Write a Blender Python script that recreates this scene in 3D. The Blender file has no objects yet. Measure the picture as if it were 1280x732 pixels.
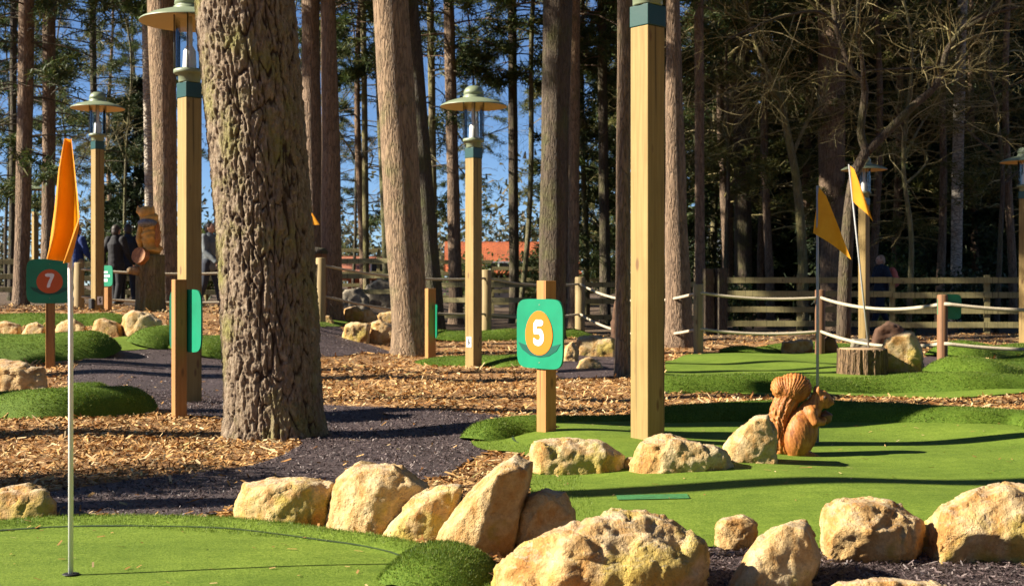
import bpy, bmesh, math, random
import numpy as np
from mathutils import Vector, Matrix, Quaternion, noise
from mathutils.geometry import delaunay_2d_cdt

SC = bpy.context.scene
COL = SC.collection
R = math.radians
# ------------------------------------------------------------------ camera, sky, sun, exposure
cam_d = bpy.data.cameras.new('camera')
cam = bpy.data.objects.new('camera', cam_d); COL.objects.link(cam); SC.camera = cam
cam.location = (0, 0, 1.0); cam.rotation_euler = (R(90), 0, 0)
cam_d.lens = 45; cam_d.sensor_width = 36; cam_d.shift_y = -8/1280
cam_d.clip_start = 0.05; cam_d.clip_end = 3000
cam_d.dof.use_dof = True; cam_d.dof.focus_distance = 6.6; cam_d.dof.aperture_fstop = 7.0

SUN_EL = 31.0
SUN_AZ = 8.7                      # degrees behind the left of the camera
sv = Vector((-math.cos(R(SUN_EL))*math.cos(R(SUN_AZ)), -math.cos(R(SUN_EL))*math.sin(R(SUN_AZ)), math.sin(R(SUN_EL))))
world = bpy.data.worlds.new('World'); SC.world = world; world.use_nodes = True
wn = world.node_tree; bg = wn.nodes['Background']
sky = wn.nodes.new('ShaderNodeTexSky'); sky.sky_type = 'NISHITA'; sky.sun_disc = False
sky.sun_elevation = R(SUN_EL); sky.sun_rotation = math.atan2(sv.x, sv.y)
sky.air_density = 0.72; sky.dust_density = 0.0; sky.ozone_density = 5.0; sky.altitude = 1500
wn.links.new(sky.outputs[0], bg.inputs[0]); bg.inputs[1].default_value = 0.05
sun_d = bpy.data.lights.new('sun', 'SUN'); sun_d.energy = 5.0; sun_d.angle = R(0.5); sun_d.color = (1.0, 0.90, 0.74)
sun = bpy.data.objects.new('sun', sun_d); COL.objects.link(sun); sun.location = (-20, -3, 15)
sun.rotation_euler = (-sv).to_track_quat('-Z', 'Y').to_euler()
SC.view_settings.view_transform = 'Standard'; SC.view_settings.look = 'None'
SC.view_settings.exposure = 1.5; SC.view_settings.gamma = 1.0
SC.cycles.use_denoising = True
SC.cycles.max_bounces = 6; SC.cycles.diffuse_bounces = 3; SC.cycles.transparent_max_bounces = 12
SC.cycles.caustics_reflective = False; SC.cycles.caustics_refractive = False

# ------------------------------------------------------------------ pixel to place, terrain
F, HY = 1600.0, 358.0
def sstep(a, b, x):
    t = np.clip((np.asarray(x, float)-a)/(b-a), 0, 1); return t*t*(3-2*t)
def terrain(x, y):
    x = np.asarray(x, float); y = np.asarray(y, float)
    rise = 0.60*sstep(11.0, 20.5, y)*sstep(1.2, 5.2, -x)
    fade = sstep(5.0, 9.0, y)
    bump = 0.016*(np.sin(x*2.1+0.7*y+1.3)+np.sin(1.7*y-1.1*x+.4)+0.7*np.sin(3.9*x+2.3*y))*(.35+.65*fade)
    far = 0.5*sstep(45, 120, y)
    return rise + bump + far
def P(px, py, d):
    return Vector(((px-640)*d/F, d, 1+(HY-py)*d/F))
def G(px, py):
    """where the sight line through a photo pixel meets the ground"""
    d = 3.0
    while d < 200:
        p = P(px, py, d)
        if p.z <= float(terrain(p.x, p.y)): break
        d *= 1.01
    lo, hi = d/1.01, d
    for _ in range(18):
        m = (lo+hi)/2; p = P(px, py, m)
        if p.z <= float(terrain(p.x, p.y)): hi = m
        else: lo = m
    p = P(px, py, hi); p.z = float(terrain(p.x, p.y)); return p

# ------------------------------------------------------------------ object helpers
def tag(o, label=None, cat=None, group=None, kind=None):
    if label: o['label'] = label
    if cat: o['category'] = cat
    if group: o['group'] = group
    if kind: o['kind'] = kind
    return o
def thing(name, label, cat, loc=(0, 0, 0), rotz=0, group=None):
    o = bpy.data.objects.new(name, None); COL.objects.link(o); o.empty_display_size = .1
    o.location = loc; o.rotation_euler = (0, 0, rotz)
    return tag(o, label, cat, group)
def link(name, me, mat=None, parent=None, smooth=False):
    o = bpy.data.objects.new(name, me); COL.objects.link(o)
    if mat is not None:
        me.materials.clear(); me.materials.append(mat)
    if smooth:
        me.polygons.foreach_set('use_smooth', [True]*len(me.polygons))
    if parent: o.parent = parent
    return o
def mesh_np(name, verts, faces):
    """verts Nx3 array, faces list of lists or MxK array"""
    me = bpy.data.meshes.new(name)
    v = np.asarray(verts, dtype=np.float32)
    if isinstance(faces, np.ndarray):
        k = faces.shape[1]; n = faces.shape[0]
        me.vertices.add(len(v)); me.vertices.foreach_set('co', v.ravel())
        me.loops.add(n*k); me.loops.foreach_set('vertex_index', faces.astype(np.int32).ravel())
        me.polygons.add(n); me.polygons.foreach_set('loop_start', np.arange(0, n*k, k, dtype=np.int32))
        me.update(calc_edges=True); me.validate()
    else:
        me.from_pydata([tuple(map(float, q)) for q in v], [], faces); me.update()
    return me
def bm_mesh(bm, name='m'):
    me = bpy.data.meshes.new(name); bm.to_mesh(me); bm.free(); return me
def obj(name, bm, mat=None, parent=None, smooth=False):
    return link(name, bm_mesh(bm, name), mat, parent, smooth)
def box(bm, c, s, rotz=0, bev=0.0, rot=None):
    r = bmesh.ops.create_cube(bm, size=1.0); vs = r['verts']
    bmesh.ops.scale(bm, vec=s, verts=vs)
    if bev > 0:
        es = list({e for v in vs for e in v.link_edges})
        rb = bmesh.ops.bevel(bm, geom=es, offset=bev, segments=2, affect='EDGES', profile=.5)
        vs = list({v for f in rb['faces'] for v in f.verts} | {v for v in vs if v.is_valid})
    m = rot if rot is not None else Matrix.Rotation(rotz, 3, 'Z')
    bmesh.ops.rotate(bm, cent=(0, 0, 0), matrix=m, verts=vs)
    bmesh.ops.translate(bm, vec=c, verts=vs)
def lathe(bm, prof, n=32, c=(0, 0, 0), close=True):
    c = Vector(c); rings = []
    for r, z in prof:
        if r < 1e-5: rings.append([bm.verts.new(c+Vector((0, 0, z)))])
        else: rings.append([bm.verts.new(c+Vector((r*math.cos(2*math.pi*i/n), r*math.sin(2*math.pi*i/n), z))) for i in range(n)])
    for a, b in zip(rings, rings[1:]):
        for i in range(n):
            j = (i+1) % n
            q = [a[i % len(a)], a[j % len(a)], b[j % len(b)], b[i % len(b)]]
            q = [v for k, v in enumerate(q) if v not in q[:k]]
            if len(q) > 2: bm.faces.new(q)
def tube_np(pts, rads, n=8, cap=True, lobes=None):
    """sweep; returns verts, faces(list)"""
    pts = [Vector(p) for p in pts]; N = len(pts)
    V = []; Fc = []; up = None
    for i, p in enumerate(pts):
        t = (pts[min(i+1, N-1)]-pts[max(i-1, 0)]).normalized()
        if up is None:
            up = t.orthogonal().normalized()
        up = (up-t*up.dot(t))
        up = up.normalized() if up.length > 1e-6 else t.orthogonal().normalized()
        w = t.cross(up)
        for k in range(n):
            a = 2*math.pi*k/n
            r = rads[i]*(lobes(a, i/(N-1)) if lobes else 1)
            V.append(p+up*(math.cos(a)*r)+w*(math.sin(a)*r))
    for i in range(N-1):
        for k in range(n):
            a, b = i*n+k, i*n+(k+1) % n
            Fc.append((a, b, b+n, a+n))
    if cap:
        Fc.append(tuple(range(n-1, -1, -1))); Fc.append(tuple((N-1)*n+k for k in range(n)))
    return V, Fc
class MB:
    def __init__(s): s.V = []; s.F = []
    def add(s, V, Fc):
        o = len(s.V); s.V += [tuple(v) for v in V]; s.F += [tuple(i+o for i in f) for f in Fc]
    def tube(s, pts, rads, n=8, cap=True, lobes=None):
        if not hasattr(rads, '__len__'): rads = [rads]*len(pts)
        s.add(*tube_np(pts, rads, n, cap, lobes)); return s
    def mesh(s, name='m'):
        me = bpy.data.meshes.new(name); me.from_pydata(s.V, [], s.F); me.update(); return me
    def build(s, name, mat=None, parent=None, smooth=True): return link(name, s.mesh(name), mat, parent, smooth)
def catmull(pts, n=8):
    pts = [Vector(p) for p in pts]; out = []
    q = [pts[0]*2-pts[1]]+pts+[pts[-1]*2-pts[-2]]
    for i in range(1, len(q)-2):
        for k in range(n):
            t = k/n; a, b, c, d = q[i-1], q[i], q[i+1], q[i+2]
            out.append(.5*((2*b)+(c-a)*t+(2*a-5*b+4*c-d)*t*t+(3*b-a-3*c+d)*t**3))
    out.append(pts[-1]); return out
def voxel(me, size, smooth=2):
    """merge the closed shapes of a mesh into one continuous skin"""
    o = bpy.data.objects.new('tmp', me); COL.objects.link(o)
    m = o.modifiers.new('r', 'REMESH'); m.mode = 'VOXEL'; m.voxel_size = size
    if smooth:
        s = o.modifiers.new('s', 'SMOOTH'); s.factor = .5; s.iterations = smooth
    dg = bpy.context.evaluated_depsgraph_get()
    out = bpy.data.meshes.new_from_object(o.evaluated_get(dg))
    bpy.data.objects.remove(o); return out
def ell(bm, c, r, rot=None, seg=20):
    q = bmesh.ops.create_uvsphere(bm, u_segments=seg, v_segments=seg//2+2, radius=1.0)['verts']
    bmesh.ops.scale(bm, vec=r, verts=q)
    if rot is not None: bmesh.ops.rotate(bm, cent=(0, 0, 0), matrix=rot, verts=q)
    bmesh.ops.translate(bm, vec=c, verts=q)
def cap_tube(bm, pts, rads, n=12):
    """closed tapering tube with round ends"""
    V, Fc = tube_np(pts, rads, n, True)
    vs = [bm.verts.new(v) for v in V]
    for f in Fc: bm.faces.new([vs[i] for i in f])
    ell(bm, pts[0], (rads[0],)*3, seg=n); ell(bm, pts[-1], (rads[-1],)*3, seg=n)
def ry(a): return Matrix.Rotation(R(a), 3, 'Y')

# ------------------------------------------------------------------ materials
def mat_new(name):
    m = bpy.data.materials.new(name); m.use_nodes = True
    return m, m.node_tree, m.node_tree.nodes['Principled BSDF']
def N(nt, t, **kw):
    n = nt.nodes.new(t)
    for k, v in kw.items():
        if k in n.inputs: n.inputs[k].default_value = v
        else: setattr(n, k, v)
    return n
def ramp(nt, src, stops, interp='LINEAR'):
    r = nt.nodes.new('ShaderNodeValToRGB'); r.color_ramp.interpolation = interp
    e = r.color_ramp.elements
    while len(e) < len(stops): e.new(0.5)
    for k, (p, c) in enumerate(stops):
        e[k].position = p; e[k].color = tuple(c)+(1,) if len(c) == 3 else c
    nt.links.new(src, r.inputs[0]); return r.outputs[0]
def coords(nt, scale=(1, 1, 1), kind='Object'):
    tc = nt.nodes.new('ShaderNodeTexCoord'); mp = nt.nodes.new('ShaderNodeMapping')
    mp.inputs['Scale'].default_value = scale
    nt.links.new(tc.outputs[kind], mp.inputs[0]); return mp.outputs[0]
def noi(nt, co, scale, detail=4, rough=.6, dist=0):
    n = nt.nodes.new('ShaderNodeTexNoise'); n.inputs['Scale'].default_value = scale
    n.inputs['Detail'].default_value = detail; n.inputs['Roughness'].default_value = rough; n.inputs['Distortion'].default_value = dist
    nt.links.new(co, n.inputs['Vector']); return n.outputs['Fac']
def mix(nt, fac, a, b, mode='MIX'):
    m = nt.nodes.new('ShaderNodeMix'); m.data_type = 'RGBA'; m.blend_type = mode
    for s, v in ((0, fac), (6, a), (7, b)):
        if isinstance(v, bpy.types.NodeSocket): nt.links.new(v, m.inputs[s])
        elif s == 0: m.inputs[0].default_value = v
        else: m.inputs[s].default_value = tuple(v)+(1,)
    return m.outputs[2]
def bump(nt, h, bs, strength=.5, dist=.01):
    b = nt.nodes.new('ShaderNodeBump'); b.inputs['Strength'].default_value = strength; b.inputs['Distance'].default_value = dist
    nt.links.new(h, b.inputs['Height']); nt.links.new(b.outputs[0], bs.inputs['Normal'])
def island(nt):
    g = nt.nodes.new('ShaderNodeNewGeometry'); return g.outputs['Random Per Island']
def simple(name, col, rough=.6, var=.12, scale=8, metal=0, bstr=0.1):
    m, nt, bs = mat_new(name); co = coords(nt)
    f = noi(nt, co, scale)
    a = tuple(max(0, c*(1-var)) for c in col); b = tuple(min(1, c*(1+var)) for c in col)
    nt.links.new(ramp(nt, f, [(.3, a), (.7, b)]), bs.inputs['Base Color'])
    bs.inputs['Roughness'].default_value = rough; bs.inputs['Metallic'].default_value = metal
    if bstr: bump(nt, noi(nt, co, scale*6), bs, bstr, .003)
    return m
def m_limestone(name, warm=.5, lichen=.45):
    m, nt, bs = mat_new(name); co = coords(nt)
    f1 = noi(nt, co, 5.5, 5, .62, .6); f2 = noi(nt, co, 17, 6, .7); f3 = noi(nt, co, 60, 4, .7); f4 = noi(nt, co, 3.1, 4, .6, .3)
    base = ramp(nt, f1, [(.28, (.33, .145, .03)), (.40, (.50, .29, .095)), (.51, (.60, .44, .22)), (.68, (.68, .57, .37))])
    base = mix(nt, ramp(nt, f2, [(.28, (.9, .9, .9)), (.38, (0, 0, 0))]), base, (.15, .075, .025))
    base = mix(nt, .6, base, ramp(nt, f3, [(.3, (.52, .46, .36)), (.6, (1, .98, .93))]), 'MULTIPLY')
    base = mix(nt, ramp(nt, f4, [(lichen, (0, 0, 0)), (lichen+.08, (.7, .7, .7))]), base, mix(nt, f2, (.30, .22, .02), (.52, .43, .06)))
    oi = nt.nodes.new('ShaderNodeObjectInfo'); base = mix(nt, 1, base, ramp(nt, oi.outputs['Random'], [(0, (.80, .70, .55)), (.35, (1, .93, .84)), (.7, (1.02, 1, .97)), (1, (.93, .82, .66))]), 'MULTIPLY')
    # greyer tone on faces that look up
    g = nt.nodes.new('ShaderNodeNewGeometry'); sx = nt.nodes.new('ShaderNodeSeparateXYZ'); nt.links.new(g.outputs['True Normal'], sx.inputs[0])
    mm = nt.nodes.new('ShaderNodeMath'); mm.operation = 'MULTIPLY'; nt.links.new(sx.outputs[2], mm.inputs[0]); nt.links.new(f2, mm.inputs[1])
    base = mix(nt, ramp(nt, mm.outputs[0], [(.30, (0, 0, 0)), (.62, (.6, .6, .6))]), base, (.50, .45, .36))
    nt.links.new(base, bs.inputs['Base Color']); bs.inputs['Roughness'].default_value = .9
    ad = nt.nodes.new('ShaderNodeMath'); ad.operation = 'MULTIPLY_ADD'; nt.links.new(f3, ad.inputs[0]); ad.inputs[1].default_value = .35; nt.links.new(f2, ad.inputs[2])
    bump(nt, ad.outputs[0], bs, .9, .03)
    return m
def m_bark(name, dark, mid, light, moss=None, mossamt=.62, zs=.16, sc=20, bs_=.8, bd=.03):
    m, nt, bs = mat_new(name); co = coords(nt, (1, 1, zs))
    v = nt.nodes.new('ShaderNodeTexVoronoi'); v.feature = 'DISTANCE_TO_EDGE'; v.inputs['Scale'].default_value = sc
    dn = nt.nodes.new('ShaderNodeTexNoise'); dn.inputs['Scale'].default_value = sc*.6; dn.inputs['Detail'].default_value = 3; nt.links.new(co, dn.inputs['Vector'])
    mixv = nt.nodes.new('ShaderNodeMix'); mixv.data_type = 'VECTOR'; mixv.inputs[0].default_value = .18
    nt.links.new(co, mixv.inputs[4]); nt.links.new(dn.outputs['Color'], mixv.inputs[5]); nt.links.new(mixv.outputs[1], v.inputs['Vector'])
    f = noi(nt, co, sc*1.6, 6, .7); f2 = noi(nt, coords(nt), 2.2, 4, .6)
    c = ramp(nt, f, [(.3, mid), (.7, light)])
    c = mix(nt, ramp(nt, v.outputs['Distance'], [(.0, (.7, .7, .7)), (.10, (0, 0, 0))]), c, dark)
    if moss: c = mix(nt, ramp(nt, f2, [(mossamt-.12, (0, 0, 0)), (mossamt+.1, (.75, .75, .75))]), c, mix(nt, f, tuple(x*.6 for x in moss), moss))
    oi = nt.nodes.new('ShaderNodeObjectInfo')
    c = mix(nt, 1.0, c, ramp(nt, oi.outputs['Random'], [(0, (.74, .73, .70)), (.5, (1, .97, .92)), (1, (1.0, .90, .80))]), 'MULTIPLY')
    nt.links.new(c, bs.inputs['Base Color']); bs.inputs['Roughness'].default_value = .9
    r2 = ramp(nt, v.outputs['Distance'], [(0, (0, 0, 0)), (.22, (1, 1, 1))])
    a = mix(nt, .3, r2, f)
    bump(nt, a, bs, bs_, bd)
    return m
def m_isl(name, stops, rough=.7, spec=.3, trans=0, noise_mul=True):
    m, nt, bs = mat_new(name)
    c = ramp(nt, island(nt), stops)
    if noise_mul:
        tc = nt.nodes.new('ShaderNodeTexCoord')
        c = mix(nt, .6, c, ramp(nt, noi(nt, tc.outputs['Object'], 1.3, 3), [(.3, (.55, .55, .55)), (.7, (1.2, 1.2, 1.2))]), 'MULTIPLY')
    nt.links.new(c, bs.inputs['Base Color']); bs.inputs['Roughness'].default_value = rough; bs.inputs['Specular IOR Level'].default_value = spec
    if trans:
        tl = nt.nodes.new('ShaderNodeBsdfTranslucent'); nt.links.new(c, tl.inputs[0])
        ms = nt.nodes.new('ShaderNodeMixShader'); ms.inputs[0].default_value = trans
        out = nt.nodes['Material Output']; nt.links.new(bs.outputs[0], ms.inputs[1]); nt.links.new(tl.outputs[0], ms.inputs[2]); nt.links.new(ms.outputs[0], out.inputs[0])
    return m
def m_timber(name, a, b, knot=(.16, .08, .03), grain=(26, 26, 1.1)):
    m, nt, bs = mat_new(name); co = coords(nt, grain)
    f = noi(nt, co, 1.6, 5, .6, .5); c = ramp(nt, f, [(.28, a), (.5, tuple((x+y)/2 for x, y in zip(a, b))), (.72, b)])
    c2 = coords(nt, (9, 9, 3.2)); v = nt.nodes.new('ShaderNodeTexVoronoi'); v.inputs['Scale'].default_value = 1.0; nt.links.new(c2, v.inputs['Vector'])
    c = mix(nt, ramp(nt, v.outputs['Distance'], [(.08, (.9, .9, .9)), (.16, (0, 0, 0))]), c, knot)
    f3 = noi(nt, coords(nt), 2.5, 4)
    cr = noi(nt, coords(nt, (34, 34, .55)), 1.0, 2, .5); c = mix(nt, ramp(nt, cr, [(.335, (.75, .75, .75)), (.365, (0, 0, 0))]), c, tuple(x*.35 for x in a))
    c = mix(nt, .5, c, ramp(nt, f3, [(.3, (.72, .7, .66)), (.7, (1.05, 1.05, 1.05))]), 'MULTIPLY')
    oi = nt.nodes.new('ShaderNodeObjectInfo')
    c = mix(nt, 1, c, ramp(nt, oi.outputs['Random'], [(0, (.86, .84, .8)), (1, (1.05, 1.03, 1.0))]), 'MULTIPLY')
    nt.links.new(c, bs.inputs['Base Color']); bs.inputs['Roughness'].default_value = .75
    bump(nt, f, bs, .25, .003); return m

M = {}
M['lime'] = m_limestone('limestone', lichen=.60)
M['lime_moss'] = m_limestone('limestone_lichen', lichen=.50)
M['greyrock'] = simple('grey_rock', (.24, .205, .15), .9, .6, 9, bstr=.6)
M['redrock'] = simple('red_brown_rock', (.085, .042, .022), .9, .4, 7, bstr=.5)
M['pine_bark'] = m_bark('scots_pine_bark', (.045, .03, .022), (.20, .145, .10), (.34, .27, .20), (.26, .25, .07), .60, .3, 14)
m, nt, bs = mat_new('furrowed_pine_bark'); at_ = nt.nodes.new('ShaderNodeAttribute'); at_.attribute_name = 'plate'
co = coords(nt); f = noi(nt, coords(nt, (1, 1, .35)), 34, 6, .72); f2 = noi(nt, co, 2.6, 5, .65); f3 = noi(nt, co, 70, 3, .6)
c = ramp(nt, f, [(.30, (.15, .10, .062)), (.5, (.27, .20, .135)), (.70, (.42, .345, .25))])
c = mix(nt, ramp(nt, f2, [(.50, (0, 0, 0)), (.66, (.8, .8, .8))]), c, mix(nt, f3, (.15, .15, .03), (.36, .34, .10)))
c = mix(nt, ramp(nt, at_.outputs['Fac'], [(.12, (1, 1, 1)), (.62, (0, 0, 0))]), c, (.055, .032, .020))
nt.links.new(c, bs.inputs['Base Color']); bs.inputs['Roughness'].default_value = .92; bump(nt, noi(nt, coords(nt, (1, 1, .5)), 60, 6, .75), bs, 1.0, .02); M['furrow'] = m
M['bark_grey'] = m_bark('grey_brown_bark', (.045, .028, .018), (.21, .138, .085), (.37, .265, .17), (.17, .17, .06), .64)
M['bark_red'] = m_bark('red_brown_bark', (.03, .02, .014), (.155, .105, .072), (.28, .20, .135), None)
M['bark_dark'] = m_bark('dark_bark', (.018, .013, .010), (.062, .048, .034), (.12, .095, .068), (.11, .12, .035), .58)
M['bark_green'] = m_bark('algae_bark', (.04, .035, .02), (.16, .14, .08), (.26, .23, .14), (.20, .21, .06), .52)
M['bark_birch'] = m_bark('birch_bark', (.05, .04, .035), (.34, .30, .25), (.52, .48, .42), None, zs=2.2, sc=7)
M['twig'] = m_isl('twig_bark', [(0, (.09, .07, .028)), (.5, (.21, .175, .07)), (1, (.38, .32, .17))], .8, .2, noise_mul=False)
M['needle'] = m_isl('pine_needles', [(0, (.028, .048, .014)), (.5, (.055, .088, .022)), (.85, (.10, .12, .03)), (1, (.16, .14, .04))], .6, .3, .25, False)
M['needle_olive'] = m_isl('olive_needles', [(0, (.045, .055, .012)), (.5, (.10, .11, .024)), (1, (.20, .175, .05))], .6, .3, .25, False)
M['needle_dark'] = m_isl('dark_evergreen', [(0, (.014, .026, .010)), (.6, (.028, .048, .016)), (.92, (.055, .075, .025)), (1, (.11, .13, .045))], .6, .35, .12, False)
M['leaf_bush'] = m_isl('bush_leaves', [(0, (.03, .06, .015)), (.5, (.06, .10, .02)), (1, (.12, .15, .04))], .5, .4, .3, False)
M['far_leaf'] = m_isl('far_wood_leaves', [(0, (.05, .055, .03)), (.4, (.09, .095, .045)), (.8, (.14, .12, .07)), (1, (.17, .14, .10))], .8, .1, .2, False)
M['chip'] = m_isl('wood_chips', [(0, (.10, .042, .014)), (.2, (.29, .135, .042)), (.48, (.47, .26, .09)), (.76, (.58, .37, .16)), (.94, (.68, .51, .29)), (1, (.30, .26, .08))], .8, .15)
M['shred'] = m_isl('rubber_shreds', [(0, (.022, .014, .014)), (.5, (.072, .048, .048)), (.82, (.15, .108, .105)), (1, (.32, .26, .24))], .55, .45)
M['blade'] = m_isl('turf_blades', [(0, (.060, .115, .008)), (.5, (.11, .18, .014)), (.9, (.18, .24, .03)), (1, (.28, .26, .07))], .55, .3, .3)
M['blade_fine'] = m_isl('putting_blades', [(0, (.085, .150, .012)), (.5, (.145, .22, .024)), (1, (.22, .29, .055))], .55, .3, .3)
def m_turf(name, lo, mid, hi):
    m, nt, bs = mat_new(name); co = coords(nt)
    f = noi(nt, co, 90, 3, .7); f2 = noi(nt, co, 1.7, 4, .6); f3 = noi(nt, coords(nt, (1, 7, 1)), 2.4, 3, .6)
    c = ramp(nt, f, [(.3, lo), (.5, mid), (.7, hi)])
    c = mix(nt, .8, c, ramp(nt, f2, [(.3, (.66, .72, .62)), (.7, (1.14, 1.10, 1.1))]), 'MULTIPLY')
    c = mix(nt, .5, c, ramp(nt, f3, [(.35, (.84, .86, .8)), (.65, (1.08, 1.06, 1.05))]), 'MULTIPLY')
    c = mix(nt, .7, c, ramp(nt, noi(nt, co, 11, 5, .7), [(.32, (.74, .78, .66)), (.66, (1.12, 1.09, 1.12))]), 'MULTIPLY')
    nt.links.new(c, bs.inputs['Base Color']); bs.inputs['Roughness'].default_value = .8; bs.inputs['Specular IOR Level'].default_value = .2
    bump(nt, noi(nt, co, 160, 2, .6), bs, .6, .006); return m
M['turf'] = m_turf('putting_turf', (.075, .130, .010), (.138, .208, .022), (.20, .275, .045))
M['rough'] = m_turf('rough_turf', (.05, .10, .008), (.085, .145, .012), (.13, .19, .024))
m, nt, bs = mat_new('woodchip_ground'); co = coords(nt)
f = noi(nt, co, 55, 5, .75); f2 = noi(nt, co, 1.1, 4)
c = ramp(nt, f, [(.28, (.05, .023, .009)), (.42, (.21, .098, .033)), (.54, (.40, .215, .078)), (.70, (.55, .345, .15))])
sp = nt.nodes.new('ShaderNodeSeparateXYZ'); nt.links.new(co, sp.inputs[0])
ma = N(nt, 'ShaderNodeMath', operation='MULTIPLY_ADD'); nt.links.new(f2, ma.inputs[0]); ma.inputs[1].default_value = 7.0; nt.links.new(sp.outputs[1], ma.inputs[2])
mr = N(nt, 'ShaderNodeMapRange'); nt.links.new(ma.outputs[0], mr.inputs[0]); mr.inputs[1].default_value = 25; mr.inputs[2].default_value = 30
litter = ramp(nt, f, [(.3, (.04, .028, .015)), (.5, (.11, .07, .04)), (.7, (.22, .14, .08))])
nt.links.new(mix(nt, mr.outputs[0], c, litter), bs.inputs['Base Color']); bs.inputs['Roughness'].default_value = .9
bump(nt, f, bs, .9, .03); M['ground'] = m
m, nt, bs = mat_new('rubber_mulch'); co = coords(nt); f = noi(nt, co, 70, 4, .75); f2 = noi(nt, co, 1.5, 4)
c = ramp(nt, f, [(.3, (.018, .012, .012)), (.5, (.064, .043, .043)), (.62, (.125, .09, .09)), (.74, (.24, .19, .18))])
nt.links.new(mix(nt, .6, c, ramp(nt, f2, [(.3, (.7, .7, .7)), (.7, (1.2, 1.15, 1.2))]), 'MULTIPLY'), bs.inputs['Base Color'])
bs.inputs['Roughness'].default_value = .6; bump(nt, f, bs, .9, .02); M['rubber'] = m
M['post'] = m_timber('treated_timber', (.25, .165, .05), (.37, .265, .095))
M['sign_post'] = m_timber('sign_post_timber', (.33, .15, .038), (.44, .225, .068))
M['fence'] = m_timber('weathered_green_timber', (.19, .165, .07), (.34, .30, .14), (.09, .07, .03))
M['pole_post'] = m_timber('rope_post_timber', (.26, .19, .08), (.38, .29, .14))
M['pole_red'] = m_timber('red_brown_post_timber', (.16, .075, .03), (.24, .12, .055))
M['green_metal'] = simple('dark_green_metal', (.004, .045, .038), .4, .15, 6)
M['hat'] = simple('pale_olive_hat', (.20, .24, .15), .45, .15, 5)
M['hat_in'] = simple('hat_inside', (.62, .45, .25), .6, .05, 5)
M['rod'] = simple('dark_rod', (.04, .045, .035), .45, .1, 5)
M['white'] = simple('white_enamel', (.78, .78, .76), .4, .03, 5, bstr=0)
M['board'] = simple('bright_green_board', (.0, .21, .105), .42, .16, 4, bstr=.03)
M['board_dark'] = simple('dark_green_print', (.0, .075, .05), .45, .06, 5, bstr=0)
M['orange'] = simple('golden_orange_print', (.62, .165, .003), .45, .05, 5, bstr=0)
M['red_orange'] = simple('red_orange_print', (.60, .10, .015), .45, .05, 5, bstr=0)
M['print_white'] = simple('white_print', (.85, .85, .83), .45, .02, 5, bstr=0)
M['pole_grey'] = simple('dull_white_pole', (.33, .33, .32), .5, .08, 5, bstr=0)
M['black'] = simple('black_plastic', (.015, .015, .016), .5, .1, 5)
M['rope'] = simple('cream_rope', (.42, .36, .26), .85, .2, 60, bstr=.6)
m, nt, bs = mat_new('flag_cloth'); co = coords(nt)
c = ramp(nt, noi(nt, co, 9, 4), [(.3, (.74, .29, .005)), (.7, (.84, .37, .010))])
nt.links.new(c, bs.inputs['Base Color']); bs.inputs['Roughness'].default_value = .75
tl = nt.nodes.new('ShaderNodeBsdfTranslucent'); nt.links.new(c, tl.inputs[0]); ms = nt.nodes.new('ShaderNodeMixShader'); ms.inputs[0].default_value = .35
nt.links.new(bs.outputs[0], ms.inputs[1]); nt.links.new(tl.outputs[0], ms.inputs[2]); nt.links.new(ms.outputs[0], nt.nodes['Material Output'].inputs[0])
bump(nt, noi(nt, co, 300, 2), bs, .15, .001); M['flag'] = m
m, nt, bs = mat_new('clear_glass'); tr = nt.nodes.new('ShaderNodeBsdfTransparent'); tr.inputs[0].default_value = (.93, .95, .94, 1)
gl = nt.nodes.new('ShaderNodeBsdfGlossy'); gl.inputs['Roughness'].default_value = .03; fr = nt.nodes.new('ShaderNodeFresnel'); fr.inputs[0].default_value = 1.5
ms = nt.nodes.new('ShaderNodeMixShader'); nt.links.new(fr.outputs[0], ms.inputs[0]); nt.links.new(tr.outputs[0], ms.inputs[1]); nt.links.new(gl.outputs[0], ms.inputs[2])
nt.links.new(ms.outputs[0], nt.nodes['Material Output'].inputs[0]); M['glass'] = m
m, nt, bs = mat_new('stained_carved_wood'); co = coords(nt, (14, 14, 4))
f = noi(nt, co, 2.0, 6, .65, .8); f2 = noi(nt, coords(nt), 9, 5, .7)
c = ramp(nt, f, [(.3, (.17, .048, .009)), (.5, (.39, .138, .025)), (.72, (.54, .235, .058))])
c = mix(nt, ramp(nt, f2, [(.30, (.7, .7, .7)), (.42, (0, 0, 0))]), c, (.10, .04, .015))
nt.links.new(c, bs.inputs['Base Color']); bs.inputs['Roughness'].default_value = .6; bump(nt, f, bs, .5, .01); M['carved'] = m
M['carved_pale'] = simple('pale_carved_wood', (.62, .33, .07), .65, .3, 12, bstr=.3)
M['carved_dark'] = simple('dark_carved_wood', (.05, .03, .02), .6, .3, 10, bstr=.3)
M['carved_grey'] = simple('grey_carved_wood', (.20, .19, .19), .7, .6, 40, bstr=.4)
M['endgrain'] = None
m, nt, bs = mat_new('end_grain'); co = coords(nt); w = nt.nodes.new('ShaderNodeTexWave'); w.wave_type = 'RINGS'; w.rings_direction = 'Z'
w.inputs['Scale'].default_value = 12; w.inputs['Distortion'].default_value = 3; nt.links.new(co, w.inputs['Vector'])
nt.links.new(ramp(nt, w.outputs['Fac'], [(0, (.24, .15, .075)), (1, (.42, .29, .16))]), bs.inputs['Base Color']); bs.inputs['Roughness'].default_value = .85; M['endgrain'] = m
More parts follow.
